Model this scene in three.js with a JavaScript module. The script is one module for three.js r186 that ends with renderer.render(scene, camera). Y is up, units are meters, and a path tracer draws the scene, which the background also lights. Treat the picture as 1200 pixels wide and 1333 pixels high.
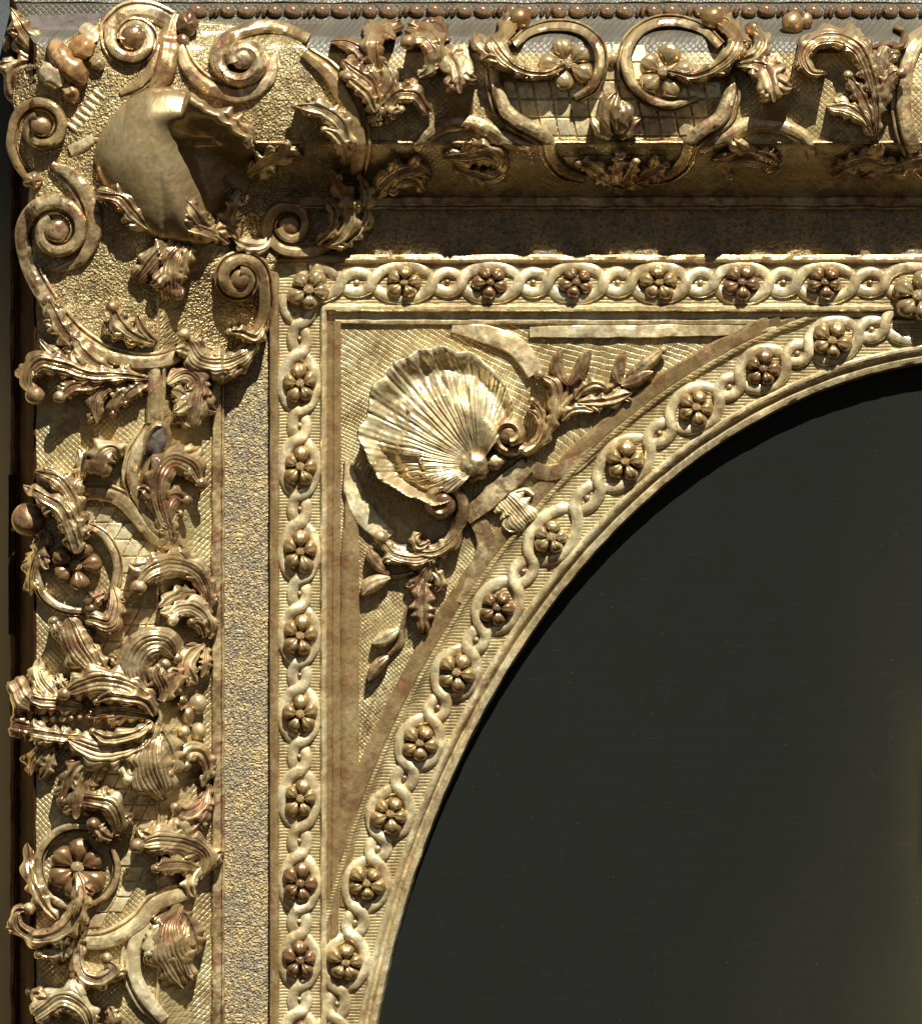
import * as THREE from 'three';
import { mergeGeometries, toCreasedNormals } from 'three/addons/utils/BufferGeometryUtils.js';
import { ImprovedNoise } from 'three/addons/math/ImprovedNoise.js';

// ------------------------------------------------------------------ camera, sky, sun, exposure
// Drawing units: 1 unit = 0.4 mm, x to the right, y down, z towards the viewer, measured on the front of the frame.
const S = 0.0004, CX = 600, CY = 666.5, EYE = 1.5;
const scene = new THREE.Scene();
const camera = new THREE.PerspectiveCamera(2 * Math.atan(0.2666 / 6) * 180 / Math.PI, 921 / 1024, 0.1, 200);
camera.position.set(0, EYE, 6);
camera.lookAt(0, EYE, 0);
const SUN = new THREE.Vector3(0.36, 1.66, 1).normalize();
{ // clear sky: blue overhead, paler towards the horizon, dim below it
  const W = 128, H = 64, d = new Float32Array(W * H * 4);
  for (let j = 0; j < H; j++) for (let i = 0; i < W; i++) {
    const el = ((j + 0.5) / H - 0.5) * Math.PI, s = Math.sin(el), k = Math.pow(Math.max(0, 1 - s), 3), o = (j * W + i) * 4;
    const up = [0.34 + 0.42 * k, 0.42 + 0.27 * k, 0.58 + 0.02 * k], dn = [0.15, 0.105, 0.06];
    const m = THREE.MathUtils.smoothstep(s, -0.06, 0.06);
    for (let c = 0; c < 3; c++) d[o + c] = (dn[c] * (1 - m) + up[c] * m) * 0.165;
    d[o + 3] = 1;
  }
  const sky = new THREE.DataTexture(d, W, H, THREE.RGBAFormat, THREE.FloatType);
  sky.mapping = THREE.EquirectangularReflectionMapping; sky.magFilter = sky.minFilter = THREE.LinearFilter; sky.wrapS = THREE.RepeatWrapping; sky.needsUpdate = true;
  scene.background = sky; scene.environment = sky;
}
const sun = new THREE.DirectionalLight(new THREE.Color().setRGB(1, 0.965, 0.90), 5.0);
sun.position.copy(SUN).multiplyScalar(4).add(new THREE.Vector3(0, EYE, 0)); sun.target.position.set(0, EYE, 0);
sun.castShadow = true; sun.shadow.mapSize.set(4096, 4096); sun.shadow.radius = 1;
Object.assign(sun.shadow.camera, { left: -0.6, right: 0.6, top: 0.6, bottom: -0.6, near: 1, far: 8 });
scene.add(sun, sun.target);
const renderer = new THREE.WebGLRenderer({ antialias: true });
renderer.setSize(921, 1024);
renderer.toneMapping = THREE.LinearToneMapping;
renderer.toneMappingExposure = 2.2;
renderer.shadowMap.enabled = true;

// ------------------------------------------------------------------ small maths
const perlin = new ImprovedNoise();
const noise = (x, y, z = 0) => perlin.noise(x + 31.7, y + 17.3, z + 5.1);
let seed = 7;
const rnd = () => { seed = (seed + 0x6d2b79f5) | 0; let t = Math.imul(seed ^ (seed >>> 15), 1 | seed); t = (t + Math.imul(t ^ (t >>> 7), 61 | t)) ^ t; return ((t ^ (t >>> 14)) >>> 0) / 4294967296; };
const ss = THREE.MathUtils.smoothstep, lerp = THREE.MathUtils.lerp, clamp = THREE.MathUtils.clamp;
const table = (tb, x) => { if (x <= tb[0][0]) return tb[0][1]; for (let i = 1; i < tb.length; i++) if (x <= tb[i][0]) { const k = (x - tb[i - 1][0]) / (tb[i][0] - tb[i - 1][0] || 1); return lerp(tb[i - 1][1], tb[i][1], k); } return tb[tb.length - 1][1]; };
const arr = (a, t) => { if (typeof a === 'number') return a; const f = clamp(t, 0, 1) * (a.length - 1), i = Math.min(Math.floor(f), a.length - 2), k = f - i; return a.length < 2 ? a[0] : lerp(a[i], a[i + 1], k * k * (3 - 2 * k) * 0.5 + k * 0.5); };

// ------------------------------------------------------------------ textures
function tex(n, fn, srgb = true, tile = 1) {      // fn(u, v) -> grey or [r, g, b] in 0..1; tile = metres per repeat
  const d = new Uint8Array(n * n * 4);
  for (let j = 0; j < n; j++) for (let i = 0; i < n; i++) {
    const c = fn(i / n, j / n), o = (j * n + i) * 4;
    for (let k = 0; k < 3; k++) d[o + k] = clamp(Math.round((typeof c === 'number' ? c : c[k]) * 255), 0, 255);
    d[o + 3] = 255;
  }
  const t = new THREE.DataTexture(d, n, n, THREE.RGBAFormat);
  t.wrapS = t.wrapT = THREE.RepeatWrapping; t.magFilter = THREE.LinearFilter; t.minFilter = THREE.LinearMipmapLinearFilter; t.generateMipmaps = true;
  if (srgb) t.colorSpace = THREE.SRGBColorSpace;
  t.repeat.set(1 / tile, 1 / tile); t.needsUpdate = true;
  return t;
}
function tileNoise(cells, sd) {                   // value noise that repeats after 1
  const g = new Float32Array(cells * cells); let s = sd;
  for (let i = 0; i < g.length; i++) { s = (Math.imul(s, 1664525) + 1013904223) | 0; g[i] = (s >>> 0) / 4294967296; }
  return (u, v) => {
    const x = u * cells, y = v * cells, i = Math.floor(x), j = Math.floor(y); let a = x - i, b = y - j; a = a * a * (3 - 2 * a); b = b * b * (3 - 2 * b);
    const q = (p, r) => g[(((r % cells) + cells) % cells) * cells + (((p % cells) + cells) % cells)];
    return lerp(lerp(q(i, j), q(i + 1, j), a), lerp(q(i, j + 1), q(i + 1, j + 1), a), b);
  };
}
const fbm = (c0, oct, sd) => { const f = []; for (let i = 0; i < oct; i++) f.push(tileNoise(c0 << i, sd + i * 77)); return (u, v) => { let s = 0, a = 0.5, n = 0; for (const q of f) { s += a * q(u, v); n += a; a *= 0.55; } return s / n; }; };
const mix3 = (a, b, k) => [lerp(a[0], b[0], k), lerp(a[1], b[1], k), lerp(a[2], b[2], k)];
const nA = fbm(5, 6, 11), nB = fbm(9, 5, 42), nC = fbm(40, 3, 5), nD = fbm(14, 5, 99), nE = fbm(64, 2, 3);
function goldTex(pale, mid, brown, red, wear, redAmount) {
  return tex(512, (u, v) => {
    let c = mix3(mid, pale, ss(nA(u, v), 0.38, 0.62));
    c = mix3(c, brown, wear * ss(nB(u, v) * 0.5 + nC(u, v) * 0.5, 0.46, 0.66));
    c = mix3(c, red, redAmount * ss(nD(u, v), 0.60, 0.68));
    const g = 0.88 + 0.24 * nE(u, v);
    return [c[0] * g, c[1] * g, c[2] * g];
  }, true, 0.11);
}
const T = {
  gold: goldTex([0.75, 0.68, 0.51], [0.65, 0.56, 0.39], [0.43, 0.33, 0.22], [0.47, 0.28, 0.19], 0.7, 0.42),
  pale: goldTex([0.83, 0.78, 0.62], [0.77, 0.70, 0.52], [0.58, 0.48, 0.33], [0.55, 0.37, 0.26], 0.5, 0.16),
  brown: goldTex([0.68, 0.59, 0.42], [0.61, 0.51, 0.34], [0.52, 0.42, 0.27], [0.52, 0.31, 0.21], 0.4, 0.35),
  boss: goldTex([0.62, 0.55, 0.40], [0.58, 0.50, 0.34], [0.52, 0.42, 0.28], [0.50, 0.34, 0.24], 0.4, 0.12),
  bronze: goldTex([0.54, 0.43, 0.28], [0.45, 0.34, 0.21], [0.32, 0.22, 0.14], [0.40, 0.24, 0.15], 0.7, 0.3),
  ground: goldTex([0.72, 0.66, 0.48], [0.63, 0.56, 0.38], [0.45, 0.37, 0.24], [0.48, 0.34, 0.25], 0.6, 0.08),
  sand: tex(512, (u, v) => { const g = nE(u, v), c = mix3([0.50, 0.46, 0.36], [0.66, 0.57, 0.38], ss(nA(u, v) * 0.5 + g * 0.5, 0.4, 0.6)); return mix3(c, [0.30, 0.26, 0.21], 0.5 * ss(nC(u, v), 0.55, 0.7)); }, true, 0.07),
  scales: tex(256, (u, v) => { const c = mix3([0.30, 0.29, 0.25], [0.38, 0.36, 0.29], nB(u, v)); return mix3(c, [0.3, 0.25, 0.2], 0.5 * ss(nD(u, v), 0.5, 0.65)); }, true, 0.09),
};
const B = {
  fine: tex(512, (u, v) => 0.6 * nB(u, v) + 0.25 * nC(u, v) + 0.15 * nE(u, v), false, 0.06),
  hatch: tex(512, (u, v) => {
    const w = 0.5 * (nA(u, v) - 0.5), a = Math.abs(Math.sin(Math.PI * (v * 24 + w))), b = Math.abs(Math.sin(Math.PI * (u * 11 + v * 12 + w))), c = Math.abs(Math.sin(Math.PI * (u * 11 - v * 12 + w)));
    return Math.pow(Math.min(b, c), 0.45) * (0.75 + 0.25 * a) * (0.6 + 0.8 * (nB(u, v) - 0.2));
  }, false, 92 * S),
  rough: tex(256, (u, v) => 0.18 + 0.72 * ss(nA(u, v) * 0.6 + nD(u, v) * 0.4, 0.3, 0.7), false, 0.08),
  comb: tex(256, (u, v) => Math.pow(Math.abs(Math.sin(Math.PI * v * 12 + (nA(u, v) - 0.5))), 0.6) * (0.7 + 0.3 * nB(u, v)), false, 50 * S),
  stipple: tex(512, (u, v) => ss(nE(u, v), 0.3, 0.75) * 0.7 + 0.3 * nC(u, v), false, 0.06),
  sand: tex(512, (u, v) => ss(nE(u, v), 0.25, 0.8) * 0.6 + 0.4 * nC(u, v), false, 0.05),
};
function mat(name, o) { const m = new THREE.MeshPhysicalMaterial({ side: THREE.DoubleSide, ...o }); m.name = name; return m; }
const rgb = (r, g, b) => new THREE.Color().setRGB(r, g, b);
const M = {
  gold: mat('worn gilding', { map: T.gold, bumpMap: B.fine, bumpScale: 0.0005, metalness: 0.6, roughness: 0.8, roughnessMap: B.rough, clearcoat: 0.35, clearcoatRoughness: 0.27, vertexColors: true }),
  pale: mat('bright gilding', { map: T.pale, bumpMap: B.fine, bumpScale: 0.0004, metalness: 0.5, roughness: 0.8, roughnessMap: B.rough, clearcoat: 0.35, clearcoatRoughness: 0.27, vertexColors: true }),
  boss: mat('burnished gilding', { map: T.boss, bumpMap: B.fine, bumpScale: 0.0002, metalness: 0.6, roughness: 0.3, clearcoat: 0.4, clearcoatRoughness: 0.15, vertexColors: true }),
  brown: mat('rubbed gilding', { map: T.brown, bumpMap: B.fine, bumpScale: 0.0004, metalness: 0.6, roughness: 0.33, vertexColors: true }),
  bronze: mat('dark bole', { map: T.bronze, bumpMap: B.fine, bumpScale: 0.0004, metalness: 0.4, roughness: 0.35, clearcoat: 0.6, clearcoatRoughness: 0.18, vertexColors: true }),
  hatch: mat('tooled gold ground', { map: T.ground, bumpMap: B.hatch, bumpScale: 0.00042, metalness: 0.5, roughness: 0.4, clearcoat: 0.3, clearcoatRoughness: 0.3, vertexColors: true }),
  comb: mat('combed gold ground', { map: T.ground, bumpMap: B.comb, bumpScale: 0.00022, metalness: 0.5, roughness: 0.4, clearcoat: 0.3, clearcoatRoughness: 0.3, vertexColors: true }),
  stipple: mat('punched gold ground', { map: T.ground, color: rgb(0.82, 0.8, 0.76), bumpMap: B.stipple, bumpScale: 0.0013, metalness: 0.5, roughness: 0.4, clearcoat: 0.35, clearcoatRoughness: 0.3, vertexColors: true }),
  sand: mat('sanded gold', { map: T.sand, bumpMap: B.sand, bumpScale: 0.0010, metalness: 0.25, roughness: 0.5, clearcoat: 0.2, clearcoatRoughness: 0.35, vertexColors: true }),
  scales: mat('grey scaled gilding', { map: T.scales, bumpMap: B.hatch, bumpScale: 0.00042, metalness: 0.35, roughness: 0.5, vertexColors: true }),
  side: mat('dark stained side', { map: T.bronze, color: rgb(0.2, 0.15, 0.1), bumpMap: B.fine, bumpScale: 0.0004, roughness: 0.85, specularIntensity: 0.15, vertexColors: true }),  // shade on the left outer side, put into the colour
  wood: mat('bare wood', { color: rgb(0.06, 0.042, 0.03), bumpMap: B.fine, bumpScale: 0.0006, roughness: 0.7, vertexColors: true }),
};

// ------------------------------------------------------------------ geometry helpers
function finish(g, wob = 0.6) {                    // drawing units -> metres, hand-carved unevenness, uv in metres, facing forwards
  const p = g.attributes.position, n = p.count, uv = new Float32Array(n * 2);
  if (!g.attributes.color) g.setAttribute('color', new THREE.BufferAttribute(new Float32Array(n * 3).fill(1), 3));
  for (let i = 0; i < n; i++) {
    let x = p.getX(i), y = p.getY(i), z = p.getZ(i);
    if (wob) {
      const a = noise(x * 0.045, y * 0.045, z * 0.045), b = noise(x * 0.045 + 40, y * 0.045, z * 0.045), c = noise(x * 0.06, y * 0.06 + 70, z * 0.06);
      x += a * wob * 1.6; y += b * wob * 1.6; z += c * wob * 1.8;
    }
    uv[2 * i] = (x + 0.35 * z) * S; uv[2 * i + 1] = (-y + 0.45 * z) * S;
    p.setXYZ(i, (x - CX) * S, (CY - y) * S, z * S);
  }
  if (!g.attributes.uv) g.setAttribute('uv', new THREE.BufferAttribute(uv, 2));
  g.computeVertexNormals();
  const nn = g.attributes.normal; let s = 0;
  for (let i = 0; i < n; i++) s += nn.getZ(i);
  if (s < 0) { const ix = g.index.array; for (let i = 0; i < ix.length; i += 3) { const t = ix[i]; ix[i] = ix[i + 1]; ix[i + 1] = t; } g.computeVertexNormals(); }
  return g;
}
function grid(nu, nv, fn, { wrap = false, col = null, uvf = null } = {}) {   // fn(u, v, i, j) -> [x, y, z]
  const pos = [], c = [], ix = [], uvs = [];
  for (let i = 0; i <= nu; i++) for (let j = 0; j <= nv; j++) {
    const q = fn(i / nu, j / nv, i, j); pos.push(q[0], q[1], q[2]);
    const k = col ? col(i / nu, j / nv, q) : [1, 1, 1]; c.push(k[0], k[1], k[2]);
    if (uvf) uvs.push(...uvf(q, i / nu, j / nv));
  }
  const w = nv + 1;
  for (let i = 0; i < nu; i++) for (let j = 0; j < nv; j++) { const a = i * w + j; ix.push(a, a + 1, a + w, a + 1, a + w + 1, a + w); }
  const g = new THREE.BufferGeometry();
  g.setAttribute('position', new THREE.Float32BufferAttribute(pos, 3)); g.setAttribute('color', new THREE.Float32BufferAttribute(c, 3));
  if (uvs.length) g.setAttribute('uv', new THREE.Float32BufferAttribute(uvs, 2));
  g.setIndex(ix);
  return g;
}
const crease = (g, a = 0.75) => toCreasedNormals(g, a);
const used = {};
function add(name, geo, material, parent) {
  const g = Array.isArray(geo) ? (geo.length > 1 ? mergeGeometries(geo.map((q) => q.index ? q.toNonIndexed() : q)) : geo[0]) : geo;
  const m = new THREE.Mesh(g, material); m.name = name; m.castShadow = m.receiveShadow = true; parent.add(m);
  return m;
}
function curve(pts, n) {                           // smooth resampled path: x, y, unit tangent, t
  const c = new THREE.CatmullRomCurve3(pts.map((p) => new THREE.Vector3(p[0], p[1], p[2] || 0)), false, 'centripetal'), out = [];
  c.arcLengthDivisions = 300;
  for (let i = 0; i <= n; i++) { const t = i / n, p = c.getPointAt(t), q = c.getTangentAt(t), l = Math.hypot(q.x, q.y) || 1; out.push({ x: p.x, y: p.y, h: p.z, tx: q.x / l, ty: q.y / l, t }); }
  out.length2 = c.getLength();
  return out;
}
const spiral = (cx, cy, r0, r1, a0, turns, dir, squash = 1) => { const o = [], n = Math.round(turns * 14); for (let i = 0; i <= n; i++) { const k = i / n, a = (a0 + dir * 360 * turns * k) * Math.PI / 180, r = lerp(r0, r1, Math.pow(k, 0.85)); o.push([cx + r * Math.cos(a), cy + r * Math.sin(a) * squash]); } return o; };

// ------------------------------------------------------------------ the frame's section
const X0 = 20, Y0 = 0;
const SECTION = [[-6, -60], [-5, -16], [5, -4], [22, -1], [30, 8], [42, 35], [52, 60], [58, 69], [66, 73], [80, 77], [100, 81], [130, 84], [160, 84], [178, 82], [192, 79], [205, 58], [220, 38], [235, 24], [248, 14], [255, 10], [270, 9], [272, 2], [330, 2], [332, 12], [344, 12], [346, 9], [402, 9], [408, 12], [415, 3], [2000, 3]];
const POLY = [[18, 128], [28, 96], [75, 60], [140, 24], [240, 28], [330, 34], [402, 62], [450, 112], [470, 160], [474, 225], [462, 290], [420, 324], [362, 330], [352, 375], [348, 415], [325, 455], [255, 478], [205, 470], [140, 458], [92, 420], [52, 372], [34, 320], [42, 250], [24, 200]];
const inside = (poly, x, y) => { let c = false; for (let i = 0, j = poly.length - 1; i < poly.length; j = i++) { const [a, b] = poly[i], [p, q] = poly[j]; if ((b > y) !== (q > y) && x < (p - a) * (y - b) / (q - b) + a) c = !c; } return c; };
const cornerZ = (x, y) => 80 - 0.00085 * ((x - 195) ** 2 + (y - 200) ** 2) - 40 * ss(x, 242, 335) * ss(y, 148, 215) * (1 - 0.5 * ss(y, 300, 345));
const LEFT = [[-7, -7], [5, 1], [22, 7], [58, 27], [80, 66], [105, 105], [3000, 3000]], LEFTINV = LEFT.map(([a, b]) => [b, a]);   // the left length shows its outer side more steeply
const railZ = (x, y) => table(SECTION, Math.min(table(LEFTINV, x - X0), y - Y0));
const G = (x, y) => { const r = railZ(x, y); return inside(POLY, x, y) ? Math.max(r, cornerZ(x, y)) : r; };

// ------------------------------------------------------------------ picture frame
const frame = new THREE.Group(); frame.name = 'picture_frame'; frame.position.set(0, EYE, 0);
frame.userData = { label: 'carved and gilded wooden picture frame with scrolls, leaves, shell and oval opening', category: 'picture frame' };
scene.add(frame);

const XR = 1320, YB = 1450;
function rail(name, prof, material, { wob = 0.5, step = 7, leftMat = null, leftProf = null } = {}) {            // the left and the top length of one moulding, mitred at the corner
  const make = (top) => {
    const p = top ? prof : leftProf || prof, n = Math.round((top ? XR : YB) / step), m = p.length - 1;
    const g = grid(n, m, (u, v, i, j) => { const [d, z] = p[j]; const e = table(LEFT, d); return top ? [lerp(X0 + e, XR, u), Y0 + d, z] : [X0 + e, lerp(Y0 + d, YB, u), z]; });
    return crease(finish(g, wob), 0.6);
  };
  return [add(name, make(false), leftMat || material, frame), add(name, make(true), material, frame)];
}
rail('back_edge', [[-6, -92], [-7, -60], [-7, -22], [-4, -14], [2, -10], [4, -12]], M.scales, { wob: 1.1, leftMat: M.side });
add('backing_block', crease(finish(grid(4, 6, (u, v, i, j) => [[11, 11, 12, 19, 20, 20, 21][j], lerp(618, 826, u), [-30, -9, -8, -8, -9, -12, -30][j]]), 0.5)), M.side, frame);
const beadRails = rail('bead_moulding', [[4, -12], [5, -4], [22, -2], [23, -5]], M.scales, { leftMat: M.side });
rail('outer_hollow', [[22, -4], [22, 0], [26, 3], [31, 9], [37, 22], [43, 38], [50, 56], [58, 69], [65, 72.5], [72, 75]], M.scales, { wob: 0.9, leftMat: M.side, leftProf: [[22, -4], [22, 0], [26, 3], [31, 9], [37, 22], [43, 38], [50, 56], [58, 69], [60, 70]] });
const dense = (prof, k = 3) => { const o = []; for (let i = 0; i + 1 < prof.length; i++) for (let j = 0; j < k; j++) o.push([lerp(prof[i][0], prof[i + 1][0], j / k), lerp(prof[i][1], prof[i + 1][1], j / k)]); o.push(prof[prof.length - 1]); return o; };
rail('carved_ground', dense([[72, 75], [80, 77], [90, 79], [100, 81], [130, 84], [160, 83], [178, 82], [186, 81]]), M.hatch, { wob: 1.1, leftProf: dense([[60, 70], [66, 73], [80, 77], [100, 81], [130, 84], [160, 84], [178, 82], [186, 81]]) });
rail('ridge_fillet', [[186, 81], [186.5, 84], [188, 85], [190, 84], [191, 80]], M.gold);
rail('cove', dense([[191, 80], [192, 79], [205, 58], [220, 38], [235, 24], [248, 14], [255, 10]]), M.hatch, { wob: 1.0 });
rail('inner_fillet', [[255, 8], [256, 12], [258, 14], [265, 14], [268, 13], [269, 10], [270, 12], [272, 12], [273, 2]], M.gold, { wob: 0.9 });
rail('sanded_frieze', dense([[272, 2], [292, 3], [312, 3], [332, 2]], 2), M.sand, { wob: 0.8 });
rail('frieze_fillet', [[331, 0], [332, 11], [334, 13], [338, 14], [342, 13], [344, 9]], M.brown, { wob: 0.6 });
rail('ribbon_bed', [[344, 9], [350, 8], [358, 9], [366, 9.5], [375, 9], [390, 8.5], [398, 9]], M.comb, { wob: 0.5 });
rail('ribbon_fillet', [[397, 8], [398, 13], [399.5, 14.5], [403, 14.5], [405, 12], [406.5, 3], [408, 1.5], [415, 1.5], [416, 6], [417.5, 8], [420.5, 8], [422, 7], [423, 2]], M.pale, { wob: 0.5 });

// beads of the outer moulding: a bead and two thin reels each time
{
  const bead = new THREE.SphereGeometry(1, 14, 10), reel = new THREE.SphereGeometry(1, 10, 8);
  for (const g of [bead, reel]) g.setAttribute('color', new THREE.BufferAttribute(new Float32Array(g.attributes.position.count * 3).fill(1), 3));
  for (const [top, from, to] of [[true, 258, 1300]]) {
    for (let s = from; s < to; s += 61.5) {
      for (const [o, a, b, ge] of [[0, 12, 8.5, bead], [17, 3.4, 8, reel], [24, 3.4, 8, reel], [38, 10, 8, bead]]) {
        const m = new THREE.Mesh(ge, M.bronze); m.name = 'bead'; m.castShadow = m.receiveShadow = true;
        const x = top ? s + o + rnd() * 2 : X0 + 13, y = top ? 14 + rnd() * 1.2 : s + o + rnd() * 2;
        m.position.set((x - CX) * S, (CY - y) * S, 0); m.rotation.z = top ? -0.35 : Math.PI / 2 - 0.35; m.scale.set(a * S, b * S, 8 * S);
        beadRails[top ? 1 : 0].add(m);
      }
    }
  }
}

// ------------------------------------------------------------------ carving tools
const BOLE = [0.48, 0.34, 0.26];
const STRAP = [[-1, -0.1], [-1, 0.42], [-0.92, 0.56], [-0.8, 0.6], [-0.68, 0.54], [-0.6, 0.3], [-0.5, 0.3], [-0.44, 0.8], [-0.3, 0.94], [0, 1], [0.45, 1], [0.8, 0.9], [0.98, 0.66], [1, -0.1]];
const ROUND = [[-1, -0.15], [-1, 0.2], [-0.9, 0.5], [-0.7, 0.76], [-0.42, 0.93], [0, 1], [0.42, 0.93], [0.7, 0.76], [0.9, 0.5], [1, 0.2], [1, -0.15]];
const FLAT = [[-1, -0.2], [-1, 0.7], [-0.86, 0.92], [-0.4, 1], [0.4, 1], [0.86, 0.92], [1, 0.7], [1, -0.2]];
function sweepGeo(pts, w, h, prof = STRAP, { flip = false, wear = 0, lift = 0, n, ground = G, wob = 0.35 } = {}) {
  const L = curve(pts, 8).length2, N = n || clamp(Math.round(L / 3.2), 14, 400), c = curve(pts, N), m = prof.length - 1;
  const g = grid(N, m, (u, v, i, j) => {
    const q = c[i], e = prof[flip ? m - j : j], vv = (flip ? -1 : 1) * e[0], W = arr(w, u), H = arr(h, u);
    const x = q.x - q.ty * vv * W, y = q.y + q.tx * vv * W, b = lerp(ground(q.x, q.y), ground(x, y), 0.35);
    return [x, y, e[1] < 0 ? ground(x, y) - 4 : b + arr(lift, u) + H * e[1]];
  }, { col: (u) => { const k = wear * ss(u, 0.55, 1); return [1 - k * (1 - BOLE[0]), 1 - k * (1 - BOLE[1]), 1 - k * (1 - BOLE[2])]; } });
  const caps = [];
  for (const end of [0, N]) {                      // close both ends
    const o = end * (m + 1), pos = [], ix = [];
    const P = g.attributes.position; let sx = 0, sy = 0, sz = 0;
    for (let j = 0; j <= m; j++) { pos.push(P.getX(o + j), P.getY(o + j), P.getZ(o + j)); sx += P.getX(o + j); sy += P.getY(o + j); sz += P.getZ(o + j); }
    pos.push(sx / (m + 1), sy / (m + 1), sz / (m + 1));
    for (let j = 0; j < m; j++) ix.push(j, j + 1, m + 1);
    const q = new THREE.BufferGeometry(); q.setAttribute('position', new THREE.Float32BufferAttribute(pos, 3)); q.setIndex(ix); caps.push(q);
  }
  return [crease(finish(g, wob), 0.7), ...caps.map((q) => finish(q, wob).toNonIndexed())];
}
function knobGeo(x, y, z, rx, ry = rx, rz = rx, tint = 0, groove = 0, rot = 0) {
  const c = Math.cos(rot), s = Math.sin(rot);
  const g = grid(16, 22, (u, v) => {
    const a = u * Math.PI * 0.62, b = v * Math.PI * 2, k = 1 - groove * Math.pow(Math.abs(Math.sin(b * 2.5)), 6) * Math.sin(a);
    const px = rx * Math.sin(a) * Math.cos(b) * k, py = ry * Math.sin(a) * Math.sin(b) * k;
    return [x + px * c - py * s, y + px * s + py * c, z + rz * Math.cos(a) * k];
  }, { col: () => [1 - tint * (1 - BOLE[0]), 1 - tint * (1 - BOLE[1]), 1 - tint * (1 - BOLE[2])] });
  return finish(g, 0.5);
}
function strap(pts, w, h, o = {}) { return add(o.name || 'strapwork', sweepGeo(pts, w, h, o.prof || STRAP, o), o.mat || M.gold, o.parent || frame); }
// a scroll: lead-in path, then a spiral winding up to a button
function scroll(lead, [cx, cy, r0, r1, a0, turns, dir], w, h, o = {}) {
  w = w.map((q, i) => i > w.length / 2 ? q + 2 : q);
  const sp = spiral(cx, cy, r0, r1, a0, turns, dir), pts = [...lead, ...sp];
  const ro = add('scroll', sweepGeo(pts, w, h, o.prof || STRAP, { ...o, ground: o.ground || G }), o.mat || M.gold, frame);
  const gz = (o.ground || G)(cx, cy), e = (o.eye || r1) * 1.06;
  add('scroll_eye', knobGeo(cx, cy, gz + arr(h, 1) * 0.72 + (o.lift ? arr(o.lift, 1) : 0), e, e * 0.96, e * 0.5, o.eyeTint ?? 0.5, 0.04), o.mat || M.gold, ro);
  return ro;
}
const F = () => 3;                                 // the spandrel's ground
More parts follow.
